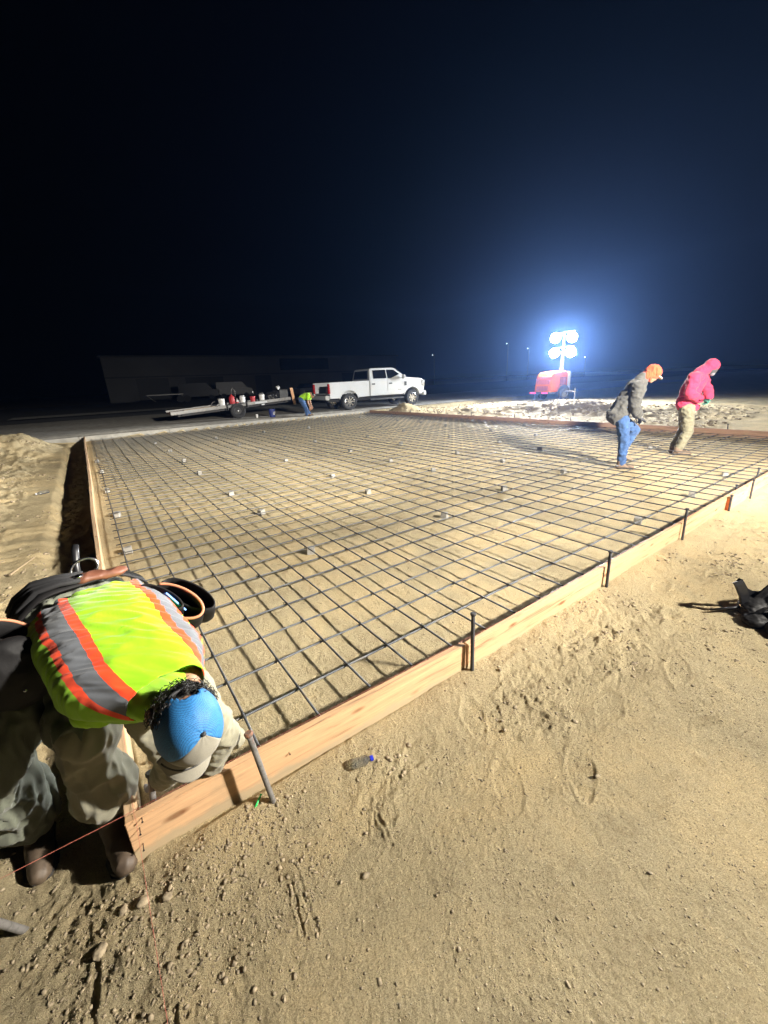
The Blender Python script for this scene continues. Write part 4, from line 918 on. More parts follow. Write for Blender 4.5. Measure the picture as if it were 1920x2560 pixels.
def boot(heel, toe, m, par, s=1., up=.13):
    h = V(heel); t = V(toe); d = (t - h); L = d.length; d.normalize()
    o = blob('boot', [('c', h + V((0, 0, .035)), .042 * s, h + d * L * .55 + V((0, 0, .03)), .043 * s), ('c', h + d * L * .5 + V((0, 0, .03)), .046 * s, t + V((0, 0, .022)), .036 * s), ('c', h + V((0, 0, .04)) + d * .015, .045 * s, h + V((0, 0, up)) + d * .03, .052 * s), ('c', h + V((0, 0, .09)) + d * .03, .05 * s, h + d * L * .5 + V((0, 0, .04)), .04 * s)],
             .007 * s, m, par, 2, [(.0025, 30, 4)])
    def clip_sole():
        bm = bmesh.new(); sd = d.cross(V((0, 0, 1))).normalized(); pr = []
        for f, w in ((-.04, .025), (.0, .042), (.35, .038), (.7, .05), (.95, .045), (1.12, .02)): pr.append((f * L, w * s))
        n = d.cross(sd); bot = [h + d * a + sd * w for a, w in pr] + [h + d * a - sd * w for a, w in pr[::-1]]
        A = [bm.verts.new(p - V((0, 0, .012))) for p in bot]; B_ = [bm.verts.new(p + V((0, 0, .014))) for p in bot]
        bm.faces.new(A); bm.faces.new(B_[::-1])
        for i in range(len(A)): j = (i + 1) % len(A); bm.faces.new([A[i], A[j], B_[j], B_[i]])
        return fin('sole', bm, CL['sole'], o, bevel=.004)
    clip_sole(); return o

# --- worker at the corner
W1 = thing('person', 'worker bent over the near corner in lime safety shirt and blue mesh cap', 'person', (-.3, 1.6, 0))
hd = V((.045, 1.07, .80)); camd = V((-.03, -.76, .65))
Fh = V((-.096, -.316, -.946)).normalized(); Ch = (camd + CX * .38 + Fh * .3).normalized(); Bh = basis(Fh - Ch * Fh.dot(Ch), Ch)
shL, elL, wrL = V((.09, 1.31, .77)), V((.165, 1.385, .44)), V((.105, 1.50, .185))
shR, elR, wrR = V((-.05, 1.33, .73)), V((.005, 1.37, .43)), V((-.07, 1.56, .2))
neck = V((.0, 1.22, .79))
body = head_caps(hd, Bh, .92) + [('c', neck, .06, hd - Bh @ V((0, .02, .05)), .055), ('c', (-.12, 1.8, .82), .11, (-.03, 1.37, .8), .085), ('c', shL, .05, shR, .05),
    ('c', shL, .05, elL, .04), ('c', elL, .038, wrL, .026), ('c', shR, .05, elR, .04), ('c', elR, .038, wrR, .026), ('c', (-.2, 1.92, .82), .13, (-.14, 1.8, .83), .11),
    ('c', (-.3, 1.92, .78), .08, (-.55, 1.68, .5), .055), ('c', (-.55, 1.68, .5), .05, (-.53, 1.85, .1), .035), ('c', (-.12, 1.92, .78), .08, (-.245, 1.60, .5), .055), ('c', (-.245, 1.60, .5), .05, (-.28, 1.67, .1), .035)]
blob('body', body, .009, M['skin'], W1, 3)
blob('trousers', [('e', (-.2, 1.93, .84), (.19, .15, .15)), ('c', (-.31, 1.93, .80), .125, (-.55, 1.68, .50), .11), ('c', (-.55, 1.69, .49), .105, (-.535, 1.84, .12), .1), ('c', (-.14, 1.93, .80), .12, (-.245, 1.63, .56), .098)],
     .009, CL['work_shaded'], W1, 4, [(.02, (13, 13, 4), 3), (.012, (30, 30, 8), 8)])  # same cloth as the lower leg, with its shade put into the colour
blob('trouser_leg_lit', [('c', (-.24, 1.60, .53), .094, (-.25, 1.62, .34), .078), ('c', (-.25, 1.62, .34), .078, (-.25, 1.63, .22), .098)],
     .008, CL['khaki'], W1, 3, [(.018, (8, 8, 6), 6), (.008, (22, 22, 14), 2)])  # lit lower part of the same trousers, the light put into a paler colour
boot((-.262, 1.67, gz(-.262, 1.67) + .01), (-.238, 1.455, gz(-.24, 1.46) + .012), CL['darkboot'], W1, 1.1, .24)
boot((-.53, 1.90, gz(-.53, 1.9) + .01), (-.52, 1.68, gz(-.52, 1.68) + .01), CL['darkboot'], W1, 1.05, .16)
bm = bmesh.new(); tube(bm, [V((-.222, 1.60, .235)), V((-.212, 1.58, .27)), V((-.217, 1.62, .28)), V((-.226, 1.64, .235))], .008, 8); fin('boot_loop', bm, CL['glove'], W1, True)
# sleeves
blob('sleeve', [('c', shL.lerp(elL, .12), .058, elL, .056), ('c', elL, .056, elL.lerp(wrL, .75), .046), ('c', elL, .05, elL + V((.05, .06, -.12)), .035)], .007, CL['khaki'], W1, 3, [(.009, (14, 14, 9), 1), (.004, 34, 5)])
blob('sleeve', [('c', shR.lerp(elR, .1), .06, elR, .058), ('c', elR, .06, elR.lerp(wrR, .75), .046)], .007, CL['khaki'], W1, 3, [(.009, (14, 14, 9), 4), (.004, 34, 7)])
dL = (wrL - elL).normalized(); dR = (wrR - elR).normalized()
blob('glove', [('c', wrL - dL * .06, .036, wrL, .032)] + hand_caps(wrL, dL + V((-.3, .1, -.4)), (-1, 0, 0), (0, -1, .3), 1.12, .55), .0045, CL['glove'], W1, 2)
blob('glove', [('c', wrR - dR * .07, .037, wrR, .033)] + hand_caps(wrR, dR + V((0, .2, -.3)), (1, 0, 0), (0, -1, .3), 1.12, .5), .0045, CL['glove'], W1, 2)

# shirt: a lofted sheet with the two striped bands following the back
def shirt():
    ks = [(0, (-.135, 1.83, .86), .20, .125), (.3, (-.10, 1.65, .86), .205, .14), (.55, (-.07, 1.52, .84), .205, .135), (.75, (-.045, 1.42, .82), .2, .12), (.88, (-.03, 1.35, .81), .18, .10), (1, (.03, 1.235, .80), .085, .06)]
    NT, NA = 150, 220; vs = []; uv = []
    def interp(t):
        for (a, ca, wa, ha), (b, cb, wb, hb) in zip(ks, ks[1:]):
            if t <= b: f = (t - a) / (b - a); return V(ca).lerp(V(cb), f), wa + (wb - wa) * f, ha + (hb - ha) * f
        return V(ks[-1][1]), ks[-1][2], ks[-1][3]
    for i in range(NT + 1):
        t = i / NT
        c = V(); w = 0; h = 0
        for d in (-.06, -.03, 0, .03, .06):
            a = interp(min(1, max(0, t + d))); c += a[0] / 5; w += a[1] / 5; h += a[2] / 5
        f = 1 - t; yaw = .10 * f
        Wd = V((.985, .12 + yaw * .6, .04 - .03 * f)).normalized(); sp = V((.2, -.95, -.18)).normalized(); D = Wd.cross(sp).normalized(); 
        if D.z < 0: D = -D
        for j in range(NA):
            a = 2 * math.pi * j / NA; ca, sa = math.cos(a), math.sin(a)
            e = .8
            x = w * math.copysign(abs(ca) ** e, ca); z = h * math.copysign(abs(sa) ** e, sa)
            p = c + Wd * x + D * z
            # folds run from the belt up towards the far shoulder, plus slack at the sides
            q1 = (x * 4.2 + t * 2.2); q2 = (t * 9.0 - x * 13)
            fo = noise.noise(V((q1 * 1.2, q2 * 1.35, 2))); fo = (1 - abs(fo) * 2) * .0085
            fo += (1 - abs(noise.noise(V((q1 * 2.4 + 7, q2 * 3.1, 5)))) * 2) * .0038
            fo += .012 * noise.noise(V((x * 5, t * 3, z * 5)))
            if t < .12: fo += .006 * math.sin(a * 17 + 3 * noise.noise(V((a, 0, 0)))) * (1 - t / .12)
            if z < 0: fo -= .02 * max(0, -sa) * noise.noise(V((t * 5, a * 2, 9)))
            n_ = (Wd * ca * h + D * sa * w).normalized()
            vs.append(p + n_ * fo); uv.append((x, t, sa))
    f = []
    for i in range(NT):
        for j in range(NA):
            j2 = (j + 1) % NA; f.append((i * NA + j, (i + 1) * NA + j, (i + 1) * NA + j2, i * NA + j2))
    o = pym('safety_shirt', vs, f, None, W1, True); me = o.data
    # arc position across the back, metres from the spine
    arc = []
    for i in range(NT + 1):
        row = [vs[i * NA + j] for j in range(NA)]; top = NA // 4; acc = [0] * NA
        s_ = 0
        for k in range(1, NA // 2 + 1):
            j = (top - k) % NA; s_ += (row[j] - row[(j + 1) % NA]).length; acc[j] = s_
        s_ = 0
        for k in range(1, NA // 2):
            j = (top + k) % NA; s_ += (row[j] - row[(j - 1) % NA]).length; acc[j] = -s_
        arc += acc
    at = me.attributes.new('across', 'FLOAT', 'POINT'); at.data.foreach_set('value', arc)
    at = me.attributes.new('along', 'FLOAT', 'POINT'); at.data.foreach_set('value', [q[1] for q in uv])
    m, n, b = nt('lime_shirt_striped'); L = n.links.new
    A1 = N(n, 'ShaderNodeAttribute'); A1.attribute_name = 'across'
    sh_ = N(n, 'ShaderNodeMath', operation='SUBTRACT'); sh_.inputs[1].default_value = .03; L(A1.outputs['Fac'], sh_.inputs[0]); ab = N(n, 'ShaderNodeMath', operation='ABSOLUTE'); L(sh_.outputs[0], ab.inputs[0])
    wv = N(n, 'ShaderNodeTexNoise', Scale=6, Detail=2); 
    ad = N(n, 'ShaderNodeMath', operation='ADD'); L(ab.outputs[0], ad.inputs[0]); ad.inputs[1].default_value = 0
    r = n.nodes.new('ShaderNodeValToRGB'); r.color_ramp.interpolation = 'CONSTANT'; e = r.color_ramp.elements
    stops = [(0, (.27, .56, .006)), (.105, (.95, .07, .012)), (.135, (.13, .14, .16)), (.192, (.95, .07, .012)), (.22, (.27, .56, .006))]
    while len(e) < len(stops): e.new(.5)
    for i, (p, c) in enumerate(stops): e[i].position = p; e[i].color = (*c, 1)
    L(ad.outputs[0], r.inputs[0])
    co = coords(n); no = N(n, 'ShaderNodeTexNoise', Scale=9, Detail=6, Roughness=.6); L(co, no.inputs['Vector'])
    g = ramp(n, no.outputs['Fac'], [(.3, (.8, .8, .78)), (.55, (1, 1, 1))])
    mx = N(n, 'ShaderNodeMix', data_type='RGBA', blend_type='MULTIPLY'); mx.inputs[0].default_value = 1; L(r.outputs[0], mx.inputs[6]); L(g, mx.inputs[7]); L(mx.outputs[2], b.inputs['Base Color'])
    b.inputs['Roughness'].default_value = .75; b.inputs['Sheen Weight'].default_value = .2; b.inputs['Specular IOR Level'].default_value = .3
    nb = N(n, 'ShaderNodeTexNoise', Scale=420, Detail=3); L(co, nb.inputs['Vector']); bp = N(n, 'ShaderNodeBump', Strength=.35, Distance=.001); L(nb.outputs['Fac'], bp.inputs['Height']); L(bp.outputs[0], b.inputs['Normal'])
    me.materials.append(m)
    sm = o.modifiers.new('thick', 'SOLIDIFY'); sm.thickness = .003; sm.offset = -1
    return o
shirt()
blob('shirt_collar', [('c', (-.045, 1.29, .80), .062, (.015, 1.2, .80), .055), ('c', (.03, 1.3, .79), .055, (.03, 1.2, .79), .05)], .006, CL['lime'], W1, 3, [(.008, (16, 16, 16), 2)])
blob('short_sleeve', [('c', (.04, 1.38, .81), .08, (.085, 1.36, .72), .07)], .007, CL['lime'], W1, 3, [(.01, (12, 12, 9), 2), (.004, 34, 3)])
blob('short_sleeve', [('c', (-.15, 1.46, .79), .07, (-.17, 1.40, .745), .062)], .007, CL['lime'], W1, 3, [(.01, (12, 12, 9), 5), (.004, 34, 6)])
# cap
def cap():
    T = lambda x, y, z: hd + Bh @ V((x, y, z))
    rx, ry, rz = .085, .103, .106; NU, NV = 72, 26
    def dome(y_lo, y_hi, name, m):
        pass
    vs = []; idx = {}; fb = []; ff = []
    for i in range(NV + 1):
        ph = math.pi / 2 * i / NV
        for j in range(NU):
            a = 2 * math.pi * j / NU; k = 1 + .006 * abs(math.sin(a * 3)) * math.cos(ph) + .012 * noise.noise(V((math.cos(a) * 2, math.sin(a) * 2, ph * 2)))
            z = .012 + rz * math.sin(ph) * k - (.012 * math.cos(a) ** 2 if i == 0 else 0)
            r = math.cos(ph) ** .82 if i < NV else 0
            vs.append(T(rx * r * math.cos(a) * k, -.008 + ry * r * math.sin(a) * k, z))
    for i in range(NV):
        for j in range(NU):
            j2 = (j + 1) % NU; q = (i * NU + j, i * NU + j2, (i + 1) * NU + j2, (i + 1) * NU + j)
            a = 2 * math.pi * (j + .5) / NU; da = abs((a - math.pi * 1.5 + math.pi) % (2 * math.pi) - math.pi)   # angle from the back
            if da < .48 and i < 9 - 30 * (da / .48) ** 3 * .25: continue                                          # strap opening
            front = abs((a - math.pi / 2 + math.pi) % (2 * math.pi) - math.pi) < math.pi / 3.4
            (ff if front else fb).append(q)
    # mesh cloth
    m, n, b = nt('blue_mesh_cloth'); L = n.links.new
    co = N(n, 'ShaderNodeTexCoord'); vo = N(n, 'ShaderNodeTexVoronoi', Scale=330); vo.voronoi_dimensions = '3D'; vo.inputs['Randomness'].default_value = .15; L(co.outputs['Object'], vo.inputs['Vector'])
    c = ramp(n, vo.outputs['Distance'], [(.25, (.008, .04, .11)), (.5, (.03, .2, .5))]); L(c, b.inputs['Base Color']); b.inputs['Roughness'].default_value = .6
    bp = N(n, 'ShaderNodeBump', Strength=.6, Distance=.001); L(vo.outputs['Distance'], bp.inputs['Height']); L(bp.outputs[0], b.inputs['Normal'])
    capm = cloth('cap_grey_cloth', (.28, .26, .21))
    o = pym('cap', vs, ff, capm, W1, True); s1 = o.modifiers.new('t', 'SOLIDIFY'); s1.thickness = .003
    o2 = pym('mesh_panel', vs, fb, m, o, True); s1 = o2.modifiers.new('t', 'SOLIDIFY'); s1.thickness = .003
    # bill
    bv = []; nb_, nr_ = 26, 10
    for i in range(nr_ + 1):
        f = i / nr_
        for j in range(nb_ + 1):
            g = (j / nb_ - .5) * 2; a = math.pi / 2 - g * .95
            x = rx * math.cos(a) * 1.02; y = -.008 + ry * math.sin(a) * 1.02
            ext = .056 * f * (1 - abs(g) ** 2.6 * .75)
            bv.append(T(x * (1 + .12 * f), y + ext, .012 - .03 * g * g * 1.0 - .018 * f - .0 * f))
    bf = [(i * (nb_ + 1) + j, i * (nb_ + 1) + j + 1, (i + 1) * (nb_ + 1) + j + 1, (i + 1) * (nb_ + 1) + j) for i in range(nr_) for j in range(nb_)]
    o3 = pym('bill', bv, bf, capm, o, True); s1 = o3.modifiers.new('t', 'SOLIDIFY'); s1.thickness = .004
    bm = bmesh.new(); ell(bm, T(0, -.008, .012 + rz), (.008, .008, .006)); fin('cap_button', bm, M['trim'], o, True)
    bm = bmesh.new(); tube(bm, [T(rx * math.cos(a) * 1.0, -.008 + ry * math.sin(a) * 1.0, .017) for a in np.linspace(math.pi * 1.5 - .5, math.pi * 1.5 + .5, 12)], .006, 6); fin('strap', bm, M['trim'], o, True)
    bm = bmesh.new()
    tube(bm, [T(.097 * math.cos(a), -.008 + .115 * math.sin(a), .012 + .003 * math.sin(a)) for a in np.linspace(.6, 2.54, 20)], .0022, 6); fin('seam', bm, M['trim'], o, True)
cap()
bm = bmesh.new(); rr_ = random.Random(4)
for k in range(230):
    a = rr_.uniform(-1.25, 1.25); el_ = rr_.uniform(-1.1, .5)
    d0 = V((math.sin(a) * math.cos(el_), -math.cos(a) * math.cos(el_), math.sin(el_)))
    p = V((d0.x * .08, d0.y * .098 - .008, d0.z * .09 + .005)); pts = []
    t1 = V((rr_.uniform(-1, 1), rr_.uniform(-1, 1), rr_.uniform(-1, 1))); t1 = (t1 - d0 * t1.dot(d0)).normalized(); t2 = d0.cross(t1); cr = rr_.uniform(.005, .011); Lh = rr_.uniform(.01, .03); tn = rr_.uniform(1, 2.4)
    for i in range(12):
        f = i / 11; an = f * tn * 6.28
        pts.append(hd + Bh @ (p + d0 * Lh * f + (t1 * (math.cos(an) - 1) + t2 * math.sin(an)) * cr + V((0, 0, -.012 * f))))
    tube(bm, pts, .0011, 4)
fin('hair', bm, M['hair'], W1, True)
blob('hair', [('e', hd + Bh @ V((0, -.03, -.02)), (.078, .082, .07), Bh.to_4x4())], .006, M['hair'], W1, 1, [(.006, 40, 2)])

# tool belt and pouches
bt = V((-.155, 1.86, .87)); bW = V((.98, .2, .0)).normalized(); bD = V((.02, -.16, .98)).normalized(); bN = bW.cross(bD).normalized()
bm = bmesh.new(); rings = []
for j in range(60):
    a = 2 * math.pi * j / 60; c, s_ = math.cos(a), math.sin(a); r0 = V((0, 0, 0))
    p = bt + bW * .215 * math.copysign(abs(c) ** .8, c) + bD * .145 * math.copysign(abs(s_) ** .8, s_); nrm = (bW * c * .145 + bD * s_ * .215).normalized()
    wv = .004 * math.sin(a * 7)
    rings.append([bm.verts.new(p + nrm * (o + wv) + bN * h) for o, h in ((0, -.028), (.008, -.028), (.008, .028), (0, .028))])
for i in range(60):
    a, b = rings[i], rings[(i + 1) % 60]
    for k in range(4): bm.faces.new([a[k], a[(k + 1) % 4], b[(k + 1) % 4], b[k]])
belt = fin('tool_belt', bm, M['blackleather'], W1, True)
def pouch(c, ax, ay, rx, ry, depth, m, rim, name='pouch', par=None, open_amt=.86):
    ax = V(ax).normalized(); ay = (V(ay) - ax * ax.dot(V(ay))).normalized(); az = ax.cross(ay); c = V(c)
    bm = bmesh.new(); NU = 40; rings = []
    for f, sc in ((0, 1), (.3, 1.02), (.7, .95), (.95, .8), (1, .5)):
        rings.append([bm.verts.new(c - az * depth * f + ax * rx * sc * math.cos(2 * math.pi * j / NU) * (1 + .05 * noise.noise(V((j * .3, f * 3, rx * 50)))) + ay * ry * sc * math.sin(2 * math.pi * j / NU)) for j in range(NU)])
    inner = [[bm.verts.new(c - az * depth * f + ax * (rx - .006) * sc * math.cos(2 * math.pi * j / NU) + ay * (ry - .006) * sc * math.sin(2 * math.pi * j / NU)) for j in range(NU)] for f, sc in ((0, 1), (.5, .97), (.85, .8))]
    def br(A, B):
        for j in range(NU): bm.faces.new([A[j], A[(j + 1) % NU], B[(j + 1) % NU], B[j]])
    for A, B in zip(rings, rings[1:]): br(A, B)
    bm.faces.new(rings[-1]); br(rings[0], inner[0])
    for A, B in zip(inner, inner[1:]): br(A, B)
    bm.faces.new(inner[-1])
    o = fin(name, bm, m, par or belt, True)
    if rim:
        bm = bmesh.new(); pts = [c + az * .002 + ax * (rx) * math.cos(a) + ay * ry * math.sin(a) for a in np.linspace(-2.2, 2.6, 44)]
        tube(bm, pts, .0055, 8); fin('piping', bm, rim, o, True)
    return o
pc = V((.135, 1.66, .90)); up_ = V((-.1, -.75, .66)).normalized()        # mouths tip towards the viewer's side as he bends
pxa = V((.62, -.62, -.45))
po = pouch(pc, pxa, V((.75, .45, .35)), .115, .058, .15, M['blackleather'], M['tanleather'])
pouch(pc + V((.055, .045, -.005)), pxa, V((.75, .45, .35)), .12, .05, .17, M['blackleather'], None)
pouch(pc + V((-.045, .02, .03)), pxa, V((.75, .45, .35)), .095, .035, .12, M['blackleather'], None)
bm = bmesh.new(); azp = V(pxa).normalized(); bx(bm, -.055, .05, -.003, .003, -.07, .004, mt=Matrix.Translation(pc + V((-.0, -.01, .0))) @ basis(V((.75, .45, .35)), up_).to_4x4() @ Matrix.Rotation(.5, 4, 'Y'))
fin('blue_card', bm, M['bluevinyl'], po)
pl_ = V((-.40, 1.70, .93))
p2 = pouch(pl_, V((.8, .1, -.45)), V((.1, .75, .5)), .115, .085, .22, M['blackleather'], M['tanleather'])
p3 = blob('pouch', [('e', pl_ + V((.02, -.06, -.1)), (.13, .06, .13)), ('e', pl_ + V((-.06, -.03, -.06)), (.1, .08, .12))], .008, M['blackleather'], belt, 2, [(.006, 12, 3)])
for q in ((-.02, -.1, -.03), (.03, -.11, -.05), (-.06, -.11, -.08), (.05, -.12, -.14)):
    bm = bmesh.new(); ell(bm, pl_ + V(q), (.006, .006, .006)); fin('rivet', bm, M['chrome'], p3, True)
# dark sash of gathered webbing from belt to left pouch
pts = [bt + bW * x + bD * z + bN * n_ for x, z, n_ in ((.02, .155, -.01), (-.06, .165, -.02), (-.13, .15, -.05), (-.19, .09, -.08), (-.22, .03, -.09))]
bm = bmesh.new()
for k in range(5): tube(bm, [p + bN * (-.012 * (k - 2) * (1 + i * .35)) + bD * .004 * math.sin(k * 2 + i) for i, p in enumerate(pts)], .010, 8)
fin('webbing', bm, M['blackcloth'], belt, True)
hp = bt + bW * .02 + bD * .17 + V((.0, .08, .0))
bm = bmesh.new(); e1 = bW; e2 = V((.1, .35, .93)).normalized(); tube(bm, [hp + e1 * .046 * math.cos(a) + e2 * .036 * math.sin(a) for a in np.linspace(0, 2 * math.pi, 33)], .0055, 8, False); fin('hammer_ring', bm, M['chrome'], belt, True)
bm = bmesh.new(); tube(bm, [hp - e1 * .03 + V((0, .02, -.1)), hp - e1 * .028 + V((0, .05, .0)), hp - e1 * .02 + V((.0, .08, .05)), hp - e1 * .015 + V((.0, .1, .07))], [.011, .012, .014, .012], 10); fin('hammer_handle', bm, M['black'], belt, True)
blob('leather_flap', [('e', bt + bW * .03 + bD * .155 + bN * .0, (.07, .03, .016)), ('e', bt + bW * .1 + bD * .15 + bN * .01, (.06, .028, .014))], .006, M['leather'], belt, 1, [(.006, 18, 2)])
bm = bmesh.new(); ell(bm, bt + bW * .0 + bD * .172, (.016, .016, .008)); fin('buckle', bm, M['chrome'], belt, True)

# --- distant workers, built in a frame that looks along the viewer's direction
def figure(base, s, lean, foot_x, foot_y):
    def P(x, y, dep=0):                   # crop-grid coordinates measured from the photograph, metres out
        h = (foot_y - y) * s; return V(base) + CX * (((x - foot_x) - lean * (foot_y - y)) * s) + CY * dep + V((0, 0, h))
    return P
def person2(label, base):
    return thing('person', label, 'person', base)
# worker in jeans
b2 = V((7.70, 3.42, .02)); P_ = figure(b2, .00164, .14, 280, 1250); p = person2('worker in grey jacket, blue jeans and orange cap stepping over the rebar', b2)
hd2 = P_(645, 285, 0); B2 = basis(CX * .78 - CY * .15 + V((0, 0, -.62)), CX * .5 + V((0, 0, .86)))
j = dict(hip1=P_(300, 745, -.09), k1=P_(312, 960, -.1), a1=P_(283, 1195, -.1), hip2=P_(350, 740, .09), k2=P_(500, 860, .1), a2=P_(370, 1085, .12), pel=P_(310, 700), ch=P_(450, 470), sh1=P_(425, 400, -.17), sh2=P_(510, 400, .16), el1=P_(395, 610, -.2), w1=P_(465, 695, -.12), el2=P_(490, 590, .16), w2=P_(520, 715, .05), nk=P_(540, 350))
blob('body', head_caps(hd2, B2) + [('c', j['nk'], .055, hd2, .05), ('c', j['pel'], .12, j['ch'], .12), ('c', j['sh1'], .05, j['sh2'], .05), ('c', j['ch'], .1, j['nk'], .06)] + [('c', j[a], ra, j[b], rb) for a, ra, b, rb in (('sh1', .045, 'el1', .035), ('el1', .034, 'w1', .025), ('sh2', .045, 'el2', .035), ('el2', .034, 'w2', .025), ('pel', .09, 'hip1', .08), ('pel', .09, 'hip2', .08), ('hip1', .075, 'k1', .05), ('k1', .045, 'a1', .032), ('hip2', .075, 'k2', .05), ('k2', .045, 'a2', .032))], .011, M['skin'], p, 3)
blob('jeans', [('c', j['hip1'], .105, j['k1'], .078), ('c', j['k1'], .076, j['a1'], .066), ('c', j['hip2'], .105, j['k2'], .08), ('c', j['k2'], .078, j['a2'], .066), ('c', j['pel'], .13, j['hip1'], .1), ('c', j['pel'], .13, j['hip2'], .1)], .012, CL['jeans'], p, 3, [(.012, (11, 11, 15), 1), (.006, (24, 24, 40), 5)])
blob('jacket', [('c', P_(270, 690), .15, P_(400, 520), .165), ('c', P_(400, 520), .165, P_(470, 420), .15), ('c', j['sh1'], .09, j['sh2'], .09), ('c', j['ch'], .13, j['nk'], .075), ('e', P_(230, 655, -.02), (.09, .1, .06)), ('c', j['sh1'], .088, j['el1'], .072), ('c', j['el1'], .072, j['el1'].lerp(j['w1'], .85), .055), ('c', j['sh2'], .088, j['el2'], .07), ('c', j['el2'], .07, j['el2'].lerp(j['w2'], .85), .055), ('c', P_(515, 340), .075, P_(545, 310), .07)], .012, CL['jacket'], p, 3, [(.02, (7, 7, 9), 2), (.008, (20, 20, 24), 9)])
blob('cap', [('e', hd2 + B2 @ V((0, -.02, .04)), (.105, .125, .115), B2.to_4x4()), ('e', hd2 + B2 @ V((0, -.05, -.05)), (.095, .09, .1), B2.to_4x4())], .011, CL['orange'], p, 1, [(.016, (26, 26, 8), 3)])
blob('bill', [('e', hd2 + B2 @ V((0, .12, .03)), (.07, .06, .014), B2.to_4x4())], .008, mat('pale_bill', (.75, .6, .5), .8), p, 1)
blob('glove', hand_caps(j['w1'], (j['w1'] - j['el1']) + V((0, 0, -.05)), CY, (0, 0, 1), 1.1, .6), .007, CL['dark'], p, 1)
blob('glove', hand_caps(j['w2'], CX * .8 + V((0, 0, -.4)), -CY, (0, 0, 1), 1.1, .5), .007, CL['dark'], p, 1)
f1 = V((j['a1'].x, j['a1'].y, gz(j['a1'].x, j['a1'].y) + .012)); boot(f1 - CX * .05, f1 + CX * .17 - CY * .05, CL['boot'], p, 1.1, .11)
f2 = V((j['a2'].x, j['a2'].y, j['a2'].z - .12)); boot(f2 - CX * .03, f2 + CX * .15 - CY * .03 + V((0, 0, -.06)), CL['boot'], p, 1.1, .11)
# worker in pink
b3 = V((9.65, 3.2, .02)); P_ = figure(b3, .00181, .18, 905, 1110); p = person2('worker in pink hooded sweatshirt, tan trousers and green gloves', b3)
hd3 = P_(1285, 205, -.02); B3 = basis(CX * .75 - CY * .35 + V((0, 0, -.62)), CX * .5 + V((0, 0, .86)))
j = dict(hip1=P_(1000, 620, -.09), k1=P_(1000, 860, -.1), a1=P_(905, 1050, -.08), hip2=P_(1060, 620, .09), k2=P_(1040, 850, .1), a2=P_(945, 1035, .14), pel=P_(1020, 590), ch=P_(1110, 370), sh1=P_(1035, 290, -.18), sh2=P_(1235, 310, .08), el1=P_(975, 455, -.22), w1=P_(1095, 520, -.2), el2=P_(1265, 440, .02), w2=P_(1210, 520, -.14), nk=P_(1180, 250))
blob('body', head_caps(hd3, B3) + [('c', j['nk'], .055, hd3, .05), ('c', j['pel'], .12, j['ch'], .13), ('c', j['sh1'], .05, j['sh2'], .05), ('c', j['ch'], .1, j['nk'], .06)] + [('c', j[a], ra, j[b], rb) for a, ra, b, rb in (('sh1', .045, 'el1', .035), ('el1', .034, 'w1', .025), ('sh2', .045, 'el2', .035), ('el2', .034, 'w2', .025), ('pel', .09, 'hip1', .08), ('pel', .09, 'hip2', .08), ('hip1', .075, 'k1', .05), ('k1', .045, 'a1', .032), ('hip2', .075, 'k2', .05), ('k2', .045, 'a2', .032))], .011, M['skin'], p, 3)
blob('trousers', [('c', j['hip1'], .12, j['k1'], .085), ('c', j['k1'], .083, j['a1'], .07), ('c', j['hip2'], .12, j['k2'], .085), ('c', j['k2'], .083, j['a2'], .07), ('c', j['pel'], .14, j['hip1'], .11), ('c', j['pel'], .14, j['hip2'], .11)], .012, CL['tan'], p, 3, [(.014, (10, 10, 12), 4), (.007, (22, 22, 34), 1)])
blob('hooded_sweatshirt', [('c', P_(1015, 560), .155, P_(1085, 400), .17), ('c', P_(1085, 400), .17, P_(1135, 320), .16), ('c', j['sh1'], .1, j['sh2'], .1), ('e', P_(1085, 600, -.02), (.11, .1, .08)), ('c', j['ch'], .14, j['nk'], .09), ('c', j['sh1'], .1, j['el1'], .085), ('c', j['el1'], .085, j['el1'].lerp(j['w1'], .85), .065), ('c', j['sh2'], .095, j['el2'], .08), ('c', j['el2'], .08, j['el2'].lerp(j['w2'], .8), .062)], .012, CL['pink'], p, 3, [(.016, (7, 7, 9), 7), (.006, (20, 20, 24), 2)])
blob('hood', [('e', hd3 + B3 @ V((0, -.035, .035)), (.115, .125, .125), B3.to_4x4()), ('c', hd3 + B3 @ V((0, -.06, -.05)), .1, j['nk'] - CX * .03, .11)], .011, CL['pink'], p, 2, [(.01, (14, 14, 10), 3)])
blob('hood_lining', [('e', hd3 + B3 @ V((0, .035, -.02)), (.085, .075, .1), B3.to_4x4())], .009, CL['dark'], p, 1)
blob('face_mask', [('e', hd3 + B3 @ V((0, .07, -.07)), (.06, .05, .05), B3.to_4x4())], .008, CL['glove'], p, 1)
blob('glove', hand_caps(j['w1'], CX + V((0, 0, -.2)), CY, (0, 0, 1), 1.15, .8), .007, CL['green'], p, 1)
blob('glove', hand_caps(j['w2'], -CX * .5 + V((0, 0, -.6)) - CY * .2, -CY, CX, 1.15, .8), .007, CL['green'], p, 1)
bm = bmesh.new(); tube(bm, [j['w1'] - CX * .08 - CY * .08, j['w1'] + CX * .1 - CY * .08 + V((0, 0, .01))], .012, 8); tag(fin('tie_tool', bm, M['black']), 'small dark tying tool in the green gloves of the worker in pink', 'hand tool')
for a, dx, dy in ((j['a1'], .19, -.06), (j['a2'], .17, -.1)):
    f1 = V((a.x, a.y, gz(a.x, a.y) + .012)); boot(f1 - CX * .05, f1 + CX * dx + CY * dy, CL['boot'], p, 1.12, .12)
